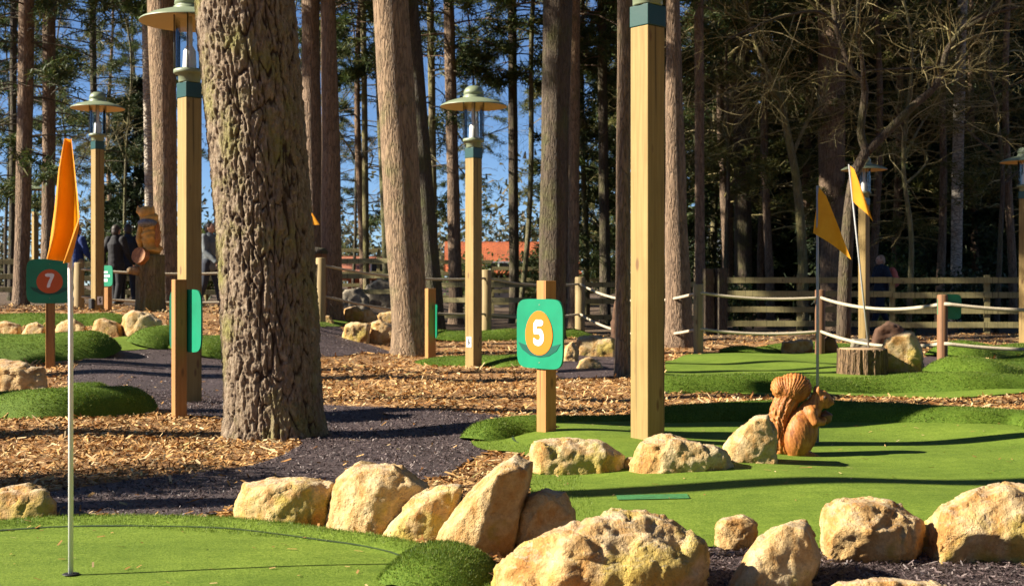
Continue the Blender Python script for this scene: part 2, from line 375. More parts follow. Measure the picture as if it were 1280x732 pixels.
# ================================================================== GROUND
rng = np.random.default_rng(7); random.seed(7)
def grow(a, b, step, far, g=1.25):
    v = list(np.arange(a, b+1e-6, step)); s = step
    while v[-1] < far: s *= g; v.append(v[-1]+s)
    return v
ys = grow(-2, 30, .25, 900); s = .25; neg = []
y0 = -2.0
while y0 > -120: s *= 1.35; y0 -= s; neg.append(y0)
ys = np.array(neg[::-1]+ys)
xp = grow(0, 13, .25, 700); xs = np.array([-v for v in xp[:0:-1]]+xp)
X, Y = np.meshgrid(xs, ys); Z = terrain(X, Y)
nx = len(xs); V = np.stack([X, Y, Z], -1).reshape(-1, 3)
ii = (np.arange(len(ys)-1)[:, None]*nx+np.arange(nx-1)[None]).ravel()
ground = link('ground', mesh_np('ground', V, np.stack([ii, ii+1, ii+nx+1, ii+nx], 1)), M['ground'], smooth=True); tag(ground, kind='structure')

def chaikin(p, n=2, closed=True):
    p = np.asarray(p, float)
    for _ in range(n):
        q = np.roll(p, -1, 0)
        p = np.stack([.75*p+.25*q, .25*p+.75*q], 1).reshape(-1, 2)
    return p
def gpoly(px, n=2): return chaikin([G(a, b).xy[:] for a, b in px], n)
def pip(poly, x, y):
    c = np.zeros(len(x), bool); a = poly; b = np.roll(poly, -1, 0)
    for (x1, y1), (x2, y2) in zip(a, b):
        if y1 == y2: continue
        c ^= ((y1 > y) != (y2 > y)) & (x < (x2-x1)*(y-y1)/(y2-y1)+x1)
    return c
def dist_line(line, x, y, closed=False):
    d = np.full(len(x), 1e9); a = np.asarray(line, float)
    b = np.roll(a, -1, 0) if closed else a[1:]
    for (x1, y1), (x2, y2) in zip(a, b):
        vx, vy = x2-x1, y2-y1; L = vx*vx+vy*vy+1e-12
        t = np.clip(((x-x1)*vx+(y-y1)*vy)/L, 0, 1)
        d = np.minimum(d, np.hypot(x-x1-t*vx, y-y1-t*vy))
    return d
def resample(poly, step):
    out = []
    for a, b in zip(poly, np.roll(poly, -1, 0)):
        n = max(1, int(np.hypot(*(b-a))/step))
        out += [a+(b-a)*k/n for k in range(n)]
    return np.array(out)
def sheet(name, poly, hfun, step, mat, lab=None, kind='structure'):
    b = resample(poly, step)
    x0, y0 = poly.min(0); x1, y1 = poly.max(0)
    gx, gy = np.meshgrid(np.arange(x0, x1, step), np.arange(y0, y1, step)); gx = gx.ravel()+rng.uniform(-.2, .2, gx.size)*step; gy = gy.ravel()+rng.uniform(-.2, .2, gy.size)*step
    k = pip(poly, gx, gy); gx, gy = gx[k], gy[k]
    k = dist_line(b, gx, gy, True) > step*.45; gx, gy = gx[k], gy[k]
    pts = [Vector((float(u), float(v))) for u, v in b]+[Vector((float(u), float(v))) for u, v in zip(gx, gy)]
    nb = len(b); edges = [(i, (i+1) % nb) for i in range(nb)]
    vo, _, fo, *_ = delaunay_2d_cdt(pts, edges, [], 1, 1e-6)
    xy = np.array([v[:] for v in vo]); z = hfun(xy[:, 0], xy[:, 1])
    fs = np.array([f if (vo[f[1]]-vo[f[0]]).cross(vo[f[2]]-vo[f[0]]) > 0 else f[::-1] for f in fo])
    o = link(name, mesh_np(name, np.column_stack([xy, z]), fs), mat, smooth=True)
    return tag(o, lab, kind=kind)
def flat(off): return lambda x, y: terrain(x, y)+off
OVER = []          # everything that hides the bare woodchips

path_poly = gpoly([(-90, 660), (60, 642), (290, 652), (335, 606), (556, 602), (578, 580), (618, 563), (594, 545), (640, 521), (560, 515), (405, 508), (310, 502), (292, 478), (300, 455), (398, 447), (500, 443), (470, 432), (432, 424), (424, 405), (380, 403), (282, 432), (180, 438), (112, 438), (72, 480), (120, 489), (195, 512), (230, 520), (280, 523), (300, 540), (390, 550), (340, 578), (250, 593), (65, 616), (-90, 634)], 1)
sheet('path', path_poly, flat(.008), .09, M['rubber']); OVER.append(path_poly)
bed_poly = gpoly([(838, 800), (842, 700), (880, 672), (960, 668), (1140, 672), (1330, 668), (1420, 800)], 1)
sheet('mulch_bed_ground', bed_poly, flat(.007), .06, M['rubber']); OVER.append(bed_poly)
patch_poly = gpoly([(690, 474), (700, 452), (730, 440), (800, 440), (800, 468), (740, 474)], 2)
sheet('mulch_patch_ground', patch_poly, flat(.007), .12, M['rubber']); OVER.append(patch_poly)
far_poly = gpoly([(1120, 462), (1140, 447), (1225, 447), (1240, 460), (1180, 468)], 2)
sheet('mulch_strip_ground', far_poly, flat(.016), .15, M['rubber']); OVER.append(far_poly)

# --- greens and their rough banks
fg_poly = gpoly([(-160, 668), (0, 656), (110, 649), (290, 652), (360, 659), (430, 669), (500, 678), (570, 694), (620, 735), (650, 800), (-300, 800)], 2)
def fg_h(x, y):
    d = dist_line(fg_poly, x, y, True)
    return terrain(x, y)+.010+.030*np.exp(-((d-.10)/.07)**2)*sstep(4.3, 4.9, y+.25*np.abs(x+.3))
sheet('putting_green_near', fg_poly, fg_h, .045, M['turf']); OVER.append(fg_poly)
rg_poly = gpoly([(585, 556), (600, 535), (650, 519), (720, 523), (790, 525), (840, 512), (960, 508), (1100, 509), (1290, 517), (1450, 530), (1600, 600), (1600, 700), (1280, 694), (1150, 690), (1020, 690), (900, 688), (820, 686), (700, 690), (668, 650), (660, 600), (668, 575), (640, 566), (605, 566)], 2)
def rg_h(x, y):
    d = dist_line(rg_poly, x, y, True)
    return terrain(x, y)+.016+.012*(1+np.sin(1.9*x+.8*y))*sstep(.1, .5, d)
sheet('putting_green_middle', rg_poly, rg_h, .07, M['turf']); OVER.append(rg_poly)
bg_poly = gpoly([(830, 480), (832, 446), (950, 441), (1090, 441), (1125, 468), (1180, 470), (1225, 460), (1300, 456), (1420, 470), (1420, 494), (830, 492)], 1)
sheet('putting_green_far', bg_poly, flat(.012), .14, M['turf']); OVER.append(bg_poly)
lg_poly = gpoly([(128, 440), (130, 423), (200, 420), (300, 418), (380, 400), (440, 396), (440, 404), (380, 408), (300, 432), (200, 436)], 1)
sheet('putting_green_behind', lg_poly, flat(.014), .16, M['turf']); OVER.append(lg_poly)

BANKS = []
def strip_poly(line, w):
    line = np.array(line, float); t = np.gradient(line, axis=0); t /= np.linalg.norm(t, axis=1)[:, None]+1e-9
    nn = np.stack([-t[:, 1], t[:, 0]], 1); w = np.broadcast_to(w, (len(line),))[:, None]
    e0 = [line[0]-t[0]*w[0]*math.cos(a)*.9+nn[0]*w[0]*math.sin(a) for a in np.linspace(-1.2, 1.2, 7)]
    e1 = [line[-1]+t[-1]*w[-1]*math.cos(a)*.9+nn[-1]*w[-1]*math.sin(a) for a in np.linspace(1.2, -1.2, 7)]
    return np.array(list(line+nn*w)+e1+list((line-nn*w)[::-1])+e0)
def bank(name, px, w, h, step=.06, wob=.35, seed=0, label=None):
    line = np.array([v.xy[:] for v in catmull([(*G(a, b).xy, 0) for a, b in px], 6)])
    poly = strip_poly(line, w)
    def hf(x, y):
        d = np.clip(dist_line(line, x, y)/w, 0, 1.0)
        k = (1-d**2.2)**.75
        lump = 1+wob*(.5*np.sin(3.1*x+1.7*y+seed)+.5*np.sin(1.3*x-4.1*y+seed*2))
        return terrain(x, y)+.016*(1-d)+h*lump*k-.004*(d > .97)
    o = sheet(name, poly, hf, step, M['rough'], label)
    OVER.append(poly); BANKS.append((poly, hf)); return o
bank('turf_bank', [(540, 728), (556, 708)], .19, .07, .03, .06, 1, 'small rough turf mound in front of the leaning slab rock')
bank('turf_bank', [(611, 549), (636, 544), (662, 541)], .20, .10, .05, .15, 2, 'rounded turf mound just behind the number 5 sign post')
bank('turf_bank', [(668, 535), (720, 532), (790, 529)], .16, .05, .06, .2, 3, 'low dark turf ridge between the number 5 sign post and the tall lamp post')
bank('turf_bank', [(842, 529), (960, 525), (1100, 525), (1200, 530), (1290, 538), (1350, 552)], .24, .12, .06, .15, 4, 'long turf bank edging the green behind the squirrel carving')
bank('turf_bank', [(836, 487), (950, 487), (1100, 489), (1200, 486), (1290, 486), (1400, 486)], .30, .13, .08, .2, 5, 'long turf bank in front of the log stump')
bank('turf_bank', [(1215, 470), (1280, 468), (1380, 468)], .55, .20, .10, .3, 6, 'broad turf hump beside the lamp post at the far right edge')
bank('turf_bank', [(1200, 447), (1290, 445), (1390, 446)], .5, .18, .12, .3, 8, 'grassy hump under the far right rope')
bank('turf_bank', [(930, 441), (975, 439), (1060, 437)], .4, .10, .12, .3, 9, 'low shaded turf hump under the rope behind the far green')
bank('turf_bank', [(-40, 520), (60, 519), (158, 516)], .26, .17, .06, .18, 7, 'bulging turf bank in the woodchips beside the white flag pole')
bank('turf_bank', [(96, 501), (122, 500)], .16, .18, .05, .2, 3, 'turf hummock behind the bulging bank, beside the path')
bank('turf_bank', [(-30, 446), (60, 445), (112, 442)], .40, .26, .09, .12, 2, 'boxy turf bank below the row of rocks behind the number 7 sign')
bank('turf_bank', [(192, 431), (206, 430)], .35, .20, .09, .2, 5, 'small bright turf mound beside the two pale boulders')
bank('turf_bank', [(258, 441), (330, 438)], .5, .16, .1, .2, 5, 'dark turf bank partly hidden by the big pine')
bank('turf_bank', [(565, 456), (610, 455), (650, 455)], .55, .09, .12, .2, 6, 'green turf patch at the foot of the middle lamp post')
bank('turf_bank', [(-30, 405), (60, 404), (130, 402)], .40, .10, .15, .2, 4, 'far turf strip behind the number 7 sign post')
bank('turf_bank', [(560, 425), (620, 424), (700, 421)], .7, .16, .16, .3, 4, 'shaded turf strip under the ropes behind the middle lamp post')

# --- loose woodchips, shreds and blades as real little faces
def terr_n(x, y):
    e = .02; return np.stack([-(terrain(x+e, y)-terrain(x-e, y))/(2*e), -(terrain(x, y+e)-terrain(x, y-e))/(2*e), np.ones(len(x))], 1)
def flakes(name, x, y, z, L, W, mat, kind='stuff', tilt=.35, lab=None):
    n = len(x); a = rng.uniform(0, 2*np.pi, n); t = rng.normal(0, tilt, n); t2 = rng.normal(0, tilt*1.3, n)
    u = np.stack([np.cos(a)*np.cos(t), np.sin(a)*np.cos(t), np.sin(t)], 1)
    v = np.stack([-np.sin(a)*np.cos(t2), np.cos(a)*np.cos(t2), np.sin(t2)], 1)
    c = np.stack([x, y, z], 1); L = L[:, None]; W = W[:, None]
    bend = np.zeros((n, 3)); 
    p = [c-u*L-v*W, c+u*L-v*W*.6, c+u*L*.8+v*W, c-u*L*.9+v*W*.7]
    Vv = np.stack(p, 1).reshape(-1, 3)
    o = link(name, mesh_np(name, Vv, np.arange(4*n).reshape(-1, 4)), mat); tag(o, kind=kind); return o
def scatter(d0, d1, dens, side=.46, xr=None):
    wmax = side*d1+.6; A = 2*wmax*(d1-d0); n = int(A*dens)
    x = rng.uniform(-wmax, wmax, n); y = rng.uniform(d0, d1, n)
    k = np.abs(x) < side*y+.5; return x[k], y[k]
def not_over(x, y):
    m = np.ones(len(x), bool)
    for p in OVER:
        q = (x > p[:, 0].min()) & (x < p[:, 0].max()) & (y > p[:, 1].min()) & (y < p[:, 1].max())
        if q.any():
            idx = np.where(q)[0]; m[idx[pip(p, x[idx], y[idx])]] = False
    return m
CX, CY, CL, CW = [], [], [], []
for d0, d1, dens, l in ((3.8, 7, 1500, .021), (7, 10, 1150, .023), (10, 14, 520, .028), (14, 19, 220, .035), (19, 27, 70, .04)):
    x, y = scatter(d0, d1, dens); k = not_over(x, y); x, y = x[k], y[k]
    CX.append(x); CY.append(y); CL.append(rng.gamma(4, l/4, len(x))); CW.append(rng.uniform(.25, .62, len(x))*l*.6)
x, y, L, W = map(np.concatenate, (CX, CY, CL, CW))
flakes('woodchips', x, y, terrain(x, y)+rng.uniform(.004, .022, len(x)), L, W, M['chip'])
# a few chips strayed on to path edges
x, y = [], []
for poly, dens in ((path_poly, 2600), (bed_poly, 8000), (patch_poly, 700)):
    a = poly.min(0); b = poly.max(0); n = int((b[0]-a[0])*(b[1]-a[1])*dens)
    u, v = rng.uniform(a[0], b[0], n), rng.uniform(a[1], b[1], n)
    k = pip(poly, u, v) & (np.abs(u) < .46*v+.4) & ((v < 12) | (rng.random(n) < .25))
    for p in (rg_poly,): k &= ~pip(p, u, v)
    x.append(u[k]); y.append(v[k])
x, y = np.concatenate(x), np.concatenate(y)
flakes('rubber_mulch', x, y, terrain(x, y)+rng.uniform(.009, .020, len(x)), rng.gamma(4, .0020, len(x)), rng.uniform(.0016, .0040, len(x)), M['shred'], tilt=.4)
n = 900; u = rng.uniform(-4, 3, n); v = rng.uniform(5, 13, n); k = pip(path_poly, u, v); u, v = u[k], v[k]
flakes('stray_woodchips', u, v, terrain(u, v)+.016, rng.gamma(4, .006, len(u)), rng.uniform(.004, .009, len(u)), M['chip'])

def blades(name, x, y, z, nrm, hgt, wid, mat, lean=.45):
    n = len(x); b = np.stack([x, y, z], 1)-nrm*.003
    a = rng.uniform(0, 2*np.pi, n); side = np.stack([np.cos(a), np.sin(a), np.zeros(n)], 1)
    d = nrm+rng.normal(0, lean, (n, 3)); d /= np.linalg.norm(d, axis=1)[:, None]; d[:, 2] = np.abs(d[:, 2])
    tip = b+d*hgt[:, None]
    Vv = np.stack([b-side*wid, b+side*wid, tip], 1).reshape(-1, 3)
    o = link(name, mesh_np(name, Vv, np.arange(3*n).reshape(-1, 3)), mat); tag(o, kind='stuff')
bx, by, bz, bn, bh = [], [], [], [], []
for poly, hf in BANKS:
    a = poly.min(0); b = poly.max(0); d = max(3.5, (a[1]+b[1])/2)
    dens = min(34000, 30000*(6/d)**1.7); n = int((b[0]-a[0])*(b[1]-a[1])*dens)
    u, v = rng.uniform(a[0], b[0], n), rng.uniform(a[1], b[1], n); k = pip(poly, u, v) & (np.abs(u) < .44*v+.4); u, v = u[k], v[k]
    if not len(u): continue
    e = .015; z = hf(u, v); gx = (hf(u+e, v)-hf(u-e, v))/(2*e); gy = (hf(u, v+e)-hf(u, v-e))/(2*e)
    nr = np.stack([-np.clip(gx, -3, 3), -np.clip(gy, -3, 3), np.ones(len(u))], 1); nr /= np.linalg.norm(nr, axis=1)[:, None]
    bx.append(u); by.append(v); bz.append(z); bn.append(nr); bh.append(rng.uniform(.006, .014, len(u))*(1+.03*d)*(1+.35*np.sin(7*u+3*v)*np.sin(5*v-4*u)))
x, y, z, h = map(np.concatenate, (bx, by, bz, bh)); nr = np.concatenate(bn)
blades('rough_turf_grass', x, y, z, nr, h, .0016*(1+.12*(y[:, None]-4)), M['blade'])
bx, by, bz, bh = [], [], [], []
for poly, hf, dens in ((fg_poly, fg_h, 22000), (rg_poly, rg_h, 7000)):
    a = poly.min(0); b = poly.max(0); n = int((b[0]-a[0])*(b[1]-a[1])*dens)
    u, v = rng.uniform(a[0], b[0], n), rng.uniform(a[1], b[1], n); k = pip(poly, u, v) & (np.abs(u) < .42*v+.2); u, v = u[k], v[k]
    d = dist_line(poly, u, v, True); edge = (d < .22+.05*np.sin(4*u))
    bx.append(u); by.append(v); bz.append(hf(u, v)); bh.append(np.where(edge, rng.uniform(.010, .020, len(u)), rng.uniform(.003, .0065, len(u))))
x, y, z, h = map(np.concatenate, (bx, by, bz, bh))
nr = np.tile(np.array([[0, 0, 1.0]]), (len(x), 1))
blades('putting_grass', x, y, z, nr, h, .0013*(1+.12*(y[:, None]-4)), M['blade_fine'], .6)

# ================================================================== ROCKS
def rock(label, sil, base_y, thick, front=(), mat='lime', rough=1.0, seed=0, cuts=6, group=None, name='rock', z_extra=0, vox=46):
    sil = np.array(sil, float); cx, cy = sil.mean(0)
    d = G(cx, base_y).y; dm = d+thick*.42
    pts = []
    for k, (px, py) in enumerate(sil):
        q = P(px, py, dm); pts.append(q)
        ix, iy = cx+(px-cx)*.84, cy+(py-cy)*.80
        pts.append(P(ix, iy, d+thick*.12)); pts.append(P(cx+(px-cx)*.8, cy+(py-cy)*.82, d+thick*.95))
        if py > cy:
            g = float(terrain(q.x, q.y))
            pts.append(Vector((q.x, q.y, g-.06))); f = P(cx+(px-cx)*.86, base_y, d+.02); f.z = float(terrain(f.x, f.y))-.04; pts.append(f)
    for px, py, off in front: pts.append(P(px, py, dm-off))
    c = sum(pts, Vector())/len(pts)
    bm = bmesh.new()
    for p in pts: bm.verts.new(p-c)
    bmesh.ops.convex_hull(bm, input=bm.verts)
    rs = random.Random(seed+17)
    size = max((p-c).length for p in pts)
    for k in range(cuts):
        n = Vector((rs.uniform(-1, 1), rs.uniform(-1, .3), rs.uniform(-.2, 1))).normalized()
        h = max(v.co.dot(n) for v in bm.verts)
        bmesh.ops.bisect_plane(bm, geom=bm.verts[:]+bm.edges[:]+bm.faces[:], plane_co=n*h*rs.uniform(.82, .95), plane_no=n, clear_outer=True)
        r = bmesh.ops.convex_hull(bm, input=bm.verts)
        bmesh.ops.delete(bm, geom=list({g for g in r['geom_interior']+r['geom_unused'] if isinstance(g, bmesh.types.BMVert)}), context='VERTS')
    me = bm_mesh(bm); me = voxel(me, size*2/vox, 1)
    nv = len(me.vertices); co = np.empty(nv*3, np.float32); me.vertices.foreach_get('co', co); co = co.reshape(-1, 3)
    no = np.empty(nv*3, np.float32); me.vertices.foreach_get('normal', no); no = no.reshape(-1, 3)
    off = Vector((rs.uniform(0, 90), rs.uniform(0, 90), rs.uniform(0, 90))); s1 = 1.6/size
    dsp = np.empty(nv)
    for i in range(nv):
        p = Vector(co[i]); q = p*s1+off
        a = noise.noise(q); w = q+Vector((a, a*.7, -a))*.22
        cp = noise.voronoi(w*1.35)[1][0]; rv = noise.cell_vector(cp*13.7+off)
        f1 = (w*1.35-cp).dot(rv-Vector((.5, .5, .5)))+.5*(rv.x-.5)
        w2 = w*3.6+Vector((3, 8, 5)); v2 = noise.voronoi(w2); cp2 = v2[1][0]; rv2 = noise.cell_vector(cp2*11.3+off)
        f2 = (w2-cp2).dot(rv2-Vector((.5, .5, .5)))+.5*(rv2.y-.5)
        b = noise.fractal(q*5.0, .75, 2.1, 5); pit = max(0, noise.noise(q*10.0)-.22)
        st = noise.noise(Vector((q.x*1.6+a, q.y*1.6, q.z*8+1.5*a)))
        dsp[i] = size*rough*(.050*a+.075*f1+.026*f2+.016*b+.010*st-.032*pit)
    co = co+no*dsp[:, None]; me.vertices.foreach_set('co', co.astype(np.float32).ravel()); me.update()
    o = link(name, me, M[mat], smooth=True); o.location = c
    return tag(o, label, 'rock', group)
FR = 'rocks edging the front greens'
rock('blocky flat topped rock, leftmost of the front row', [(291, 612), (300, 601), (345, 597), (396, 598), (421, 604), (418, 640), (398, 656), (350, 661), (306, 655), (296, 636)], 660, .34, [(305, 612, .13), (372, 603, .16), (345, 650, .18), (302, 650, .12)], seed=1, cuts=3, group=FR, mat='lime_moss')
rock('pale wedge rock beside the blocky flat topped rock', [(404, 655), (420, 605), (446, 583), (480, 577), (506, 580), (540, 604), (520, 640), (470, 668), (430, 669)], 669, .40, [(494, 581, .12), (455, 668, .2), (472, 610, .18), (410, 652, .14)], seed=2, cuts=3, group=FR, vox=54)
rock('low brown rock between the wedge rock and the leaning slab', [(479, 668), (495, 645), (520, 622), (550, 606), (580, 603), (575, 640), (556, 676), (500, 680)], 680, .34, [(520, 640, .12)], seed=3, cuts=4, group=FR, mat='lime_moss')
rock('tall smooth slab leaning up to the right', [(545, 672), (560, 645), (590, 607), (620, 580), (646, 567), (665, 577), (664, 605), (640, 655), (612, 690), (580, 697), (550, 684)], 697, .36, [(622, 592, .16), (556, 672, .16), (590, 695, .20), (650, 580, .05)], seed=4, cuts=2, rough=.6, group=FR, vox=58)
rock('squat rock tucked behind the largest boulder, beside the leaning slab', [(632, 688), (640, 650), (655, 622), (680, 612), (708, 614), (722, 640), (718, 668), (690, 692)], 693, .30, [(672, 618, .12), (650, 690, .14)], seed=5, cuts=4, group=FR)
rock('largest boulder, pitted and lichen stained, in the front centre', [(620, 712), (640, 690), (700, 662), (740, 640), (800, 636), (840, 644), (890, 668), (872, 705), (840, 745), (760, 770), (680, 765), (635, 740)], 766, .52, [(720, 668, .20), (800, 655, .18), (850, 690, .2), (690, 720, .27), (780, 740, .28), (640, 720, .2)], seed=6, cuts=4, rough=1.1, group=FR, mat='lime_moss', vox=70)
rock('small pale rock between the largest boulder and the cone shaped rock', [(893, 655), (905, 646), (930, 642), (949, 652), (944, 675), (930, 690), (905, 686), (895, 672)], 690, .17, [(930, 650, .05), (915, 685, .08)], seed=7, cuts=3, group=FR, vox=34)
rock('cone shaped tan rock on the dark mulch', [(903, 735), (935, 690), (965, 655), (985, 646), (1010, 652), (1030, 700), (1012, 730), (960, 750), (915, 748)], 746, .36, [(978, 655, .10), (930, 735, .2), (1000, 730, .16)], seed=8, cuts=3, rough=.8, group=FR, vox=54)
rock('flat topped rock with a dark orange underside on the dark mulch', [(1029, 640), (1040, 626), (1080, 620), (1110, 624), (1154, 652), (1150, 672), (1120, 698), (1070, 707), (1040, 700), (1030, 670)], 706, .36, [(1036, 658, .17), (1090, 664, .21), (1145, 664, .13), (1060, 700, .12), (1110, 696, .12)], seed=9, cuts=2, group=FR, vox=56)
rock('broad boulder with yellow lichen at the right end of the front row', [(1149, 660), (1170, 632), (1220, 610), (1258, 603), (1300, 606), (1345, 640), (1335, 690), (1290, 708), (1200, 708), (1155, 692)], 708, .44, [(1160, 670, .16), (1210, 672, .22), (1300, 668, .22), (1200, 704, .17)], seed=10, cuts=3, group=FR, mat='lime_moss', vox=62)
rock('flat stone just showing at the bottom edge below the flat topped rock', [(1025, 738), (1045, 727), (1100, 723), (1160, 724), (1186, 734), (1180, 762), (1100, 775), (1030, 765)], 775, .25, seed=11, cuts=2, group=FR)
rock('long yellowish rock at the foot of the number 5 sign post', [(662, 560), (668, 549), (700, 546), (750, 551), (782, 570), (778, 590), (740, 597), (680, 597), (664, 588)], 597, .30, [(668, 556, .13), (745, 562, .15), (755, 594, .14), (672, 592, .13)], seed=12, cuts=3, group=FR, mat='lime_moss')
rock('knobbly rock at the foot of the tall lamp post', [(788, 575), (800, 550), (830, 543), (870, 552), (905, 558), (918, 580), (912, 598), (860, 600), (800, 596)], 599, .34, [(840, 556, .12), (830, 590, .16)], seed=13, cuts=5, rough=1.3, group=FR)
rock('rounded rock leaning against the squirrel carving', [(900, 555), (918, 535), (945, 518), (962, 515), (974, 545), (974, 570), (965, 588), (930, 588), (908, 576)], 588, .34, [(945, 530, .10), (925, 578, .14)], seed=14, cuts=3, group=FR)
rock('small brown rock between the long yellowish rock and the knobbly rock', [(778, 580), (784, 571), (794, 572), (797, 588), (784, 593)], 593, .10, seed=15, cuts=2, group=FR, vox=22)
rock('brown rock partly in shade beside the foot of the white flag pole', [(-30, 625), (0, 612), (40, 603), (56, 604), (70, 630), (66, 648), (20, 655), (-30, 656)], 656, .34, [(30, 612, .1), (45, 648, .14)], seed=16, cuts=4, group=FR, mat='lime_moss')
rock('big shaded boulder on the turf bank at the left edge', [(-40, 470), (-20, 452), (20, 450), (55, 460), (62, 490), (58, 512), (0, 516), (-40, 512)], 508, .5, [(20, 462, .2), (30, 500, .2)], seed=17, cuts=3)
BR = 'rocks around the back greens'
for lab, s, by, th, sd, mt in (
    ('grey rock, leftmost of the row behind the number 7 sign', [(-14, 420), (-10, 404), (8, 401), (27, 405), (28, 418)], 420, .4, 21, 'lime'),
    ('low rounded rock just left of the number 7 sign post', [(27, 419), (32, 405), (46, 402), (56, 408), (57, 419)], 420, .4, 22, 'lime'),
    ('brown rock between the number 7 sign post and the lamp post', [(66, 419), (70, 404), (92, 399), (110, 408), (113, 419)], 420, .5, 23, 'lime'),
    ('flat pale boulder at the foot of the lamp post on the left side', [(112, 420), (118, 402), (130, 397), (150, 404), (154, 420)], 421, .5, 24, 'lime'),
    ('big pale boulder in front of the carved tree stump', [(154, 420), (153, 395), (165, 386), (190, 390), (203, 402), (196, 416), (180, 422)], 422, .55, 25, 'lime'),
    ('small rock beside the big pale boulder in front of the carved stump', [(190, 417), (198, 407), (210, 405), (212, 416)], 417, .3, 26, 'lime'),
    ('yellowish rounded rock at the foot of the leaning grey pine', [(428, 425), (430, 404), (442, 401), (462, 405), (462, 420), (446, 427)], 427, .4, 27, 'lime_moss'),
    ('tan rock in shade at the foot of the leaning grey pine', [(460, 424), (464, 402), (476, 398), (494, 410), (493, 428), (470, 430)], 430, .45, 28, 'lime'),
    ('lumpy yellow rock on top of the pile beyond the big pine', [(428, 400), (430, 386), (445, 382), (456, 390), (456, 402)], 403, .5, 29, 'lime_moss'),
    ('brown rock in the middle of the pile beyond the big pine', [(452, 402), (452, 386), (462, 384), (472, 396), (470, 404)], 404, .5, 30, 'lime'),
    ('pale rock hidden partly behind the leaning grey pine', [(468, 400), (474, 391), (496, 388), (500, 402)], 403, .5, 31, 'lime'),
    ('small stones beyond the path, nearest the big pine', [(398, 402), (402, 395), (412, 394), (418, 402)], 403, .3, 32, 'lime'),
    ('yellow rock beside the slender pine behind the tall lamp post', [(718, 440), (722, 422), (740, 418), (768, 422), (774, 440), (770, 446), (724, 446)], 446, .6, 33, 'lime_moss'),
    ('small domed stone on the dark mulch patch', [(720, 461), (724, 450), (738, 445), (750, 452), (756, 461)], 461, .3, 34, 'lime'),
    ('brown stone on the mulch patch behind the number 5 sign', [(704, 450), (706, 432), (716, 426), (724, 438), (722, 452)], 452, .4, 35, 'lime'),
    ('oblong pale block under the far rope', [(975, 441), (976, 426), (1014, 424), (1018, 428), (1016, 441)], 442, .4, 36, 'lime'),
    ('mottled pale boulder beside the log stump', [(1099, 464), (1102, 428), (1118, 416), (1140, 413), (1152, 426), (1156, 462), (1130, 468)], 466, .55, 37, 'lime_moss'),
    ('slanting slate slab behind the log stump', [(1063, 440), (1065, 422), (1088, 424), (1086, 440)], 441, .3, 38, 'greyrock'),
    ('reddish pointed rock beside the far rope post', [(1028, 441), (1030, 424), (1040, 412), (1047, 430), (1047, 441)], 442, .3, 39, 'redrock'),
    ('dark red brown boulder behind the mottled boulder beside the log stump', [(1088, 430), (1094, 410), (1110, 400), (1128, 406), (1134, 428)], 430, .6, 40, 'redrock'),
    ('large grey boulder beyond the far rope, beside the leaning grey pine', [(452, 374), (456, 356), (474, 348), (494, 354), (504, 374)], 386, 1.0, 41, 'greyrock'),
    ('low grey boulder beyond the far rope, beside the large one', [(424, 374), (430, 362), (450, 358), (462, 374)], 386, .8, 42, 'greyrock'),
    ('orange stone standing behind the slender pine by the tall lamp post', [(764, 420), (766, 380), (772, 370), (786, 378), (786, 420)], 424, .4, 43, 'redrock'),
):
    rock(lab, s, by, th, seed=sd, cuts=3, mat=mt, group=BR, vox=30)

# fallen needles and stray chips on the greens
x, y = [], []
for poly, dens in ((fg_poly, 26), (rg_poly, 18)):
    a = poly.min(0); b = poly.max(0); n = int((b[0]-a[0])*(b[1]-a[1])*dens); u, v = rng.uniform(a[0], b[0], n), rng.uniform(a[1], b[1], n); k = pip(poly, u, v); x.append(u[k]); y.append(v[k])
x, y = np.concatenate(x), np.concatenate(y); zz = np.where(y < 5.6, fg_h(x, y), rg_h(x, y))+.006
flakes('fallen_needles', x, y, zz, rng.uniform(.006, .022, len(x)), rng.uniform(.0012, .005, len(x)), M['chip'], tilt=.15)

def seam(poly, off, lim, hf):
    q = resample(poly, .05); t = np.roll(q, -1, 0)-np.roll(q, 1, 0); t /= np.linalg.norm(t, axis=1)[:, None]
    area = np.sum(q[:, 0]*np.roll(q[:, 1], -1)-np.roll(q[:, 0], -1)*q[:, 1]); nrm = np.stack([-t[:, 1], t[:, 0]], 1)*(1 if area > 0 else -1)
    p = q+nrm*off; ok = (dist_line(q, p[:, 0], p[:, 1], True) > off*.96) & lim(p)
    V, Fc = [], []
    w = .0045+.003*np.abs(np.sin(np.arange(len(p))*.37))
    a, b = p-nrm*w[:, None], p+nrm*w[:, None]
    za, zb = hf(a[:, 0], a[:, 1])+.0035, hf(b[:, 0], b[:, 1])+.0035
    V = np.concatenate([np.column_stack([a, za]), np.column_stack([b, zb])]); n = len(p)
    Fc = [(i, (i+1) % n, n+(i+1) % n, n+i) for i in range(n) if ok[i] and ok[(i+1) % n]]
    o = link('turf_seam_line', mesh_np('seam', V, Fc), M['rough_seam']); tag(o, kind='structure')
M['rough_seam'] = simple('turf_seam', (.02, .045, .006), .9, .3, 20)
seam(fg_poly, .20, lambda p: (p[:, 1] > 4.6) & (np.abs(p[:, 0]) < 3), fg_h)
seam(rg_poly, .26, lambda p: (p[:, 1] > 7.2) & (np.abs(p[:, 0]-2.4) < 2.6), rg_h)
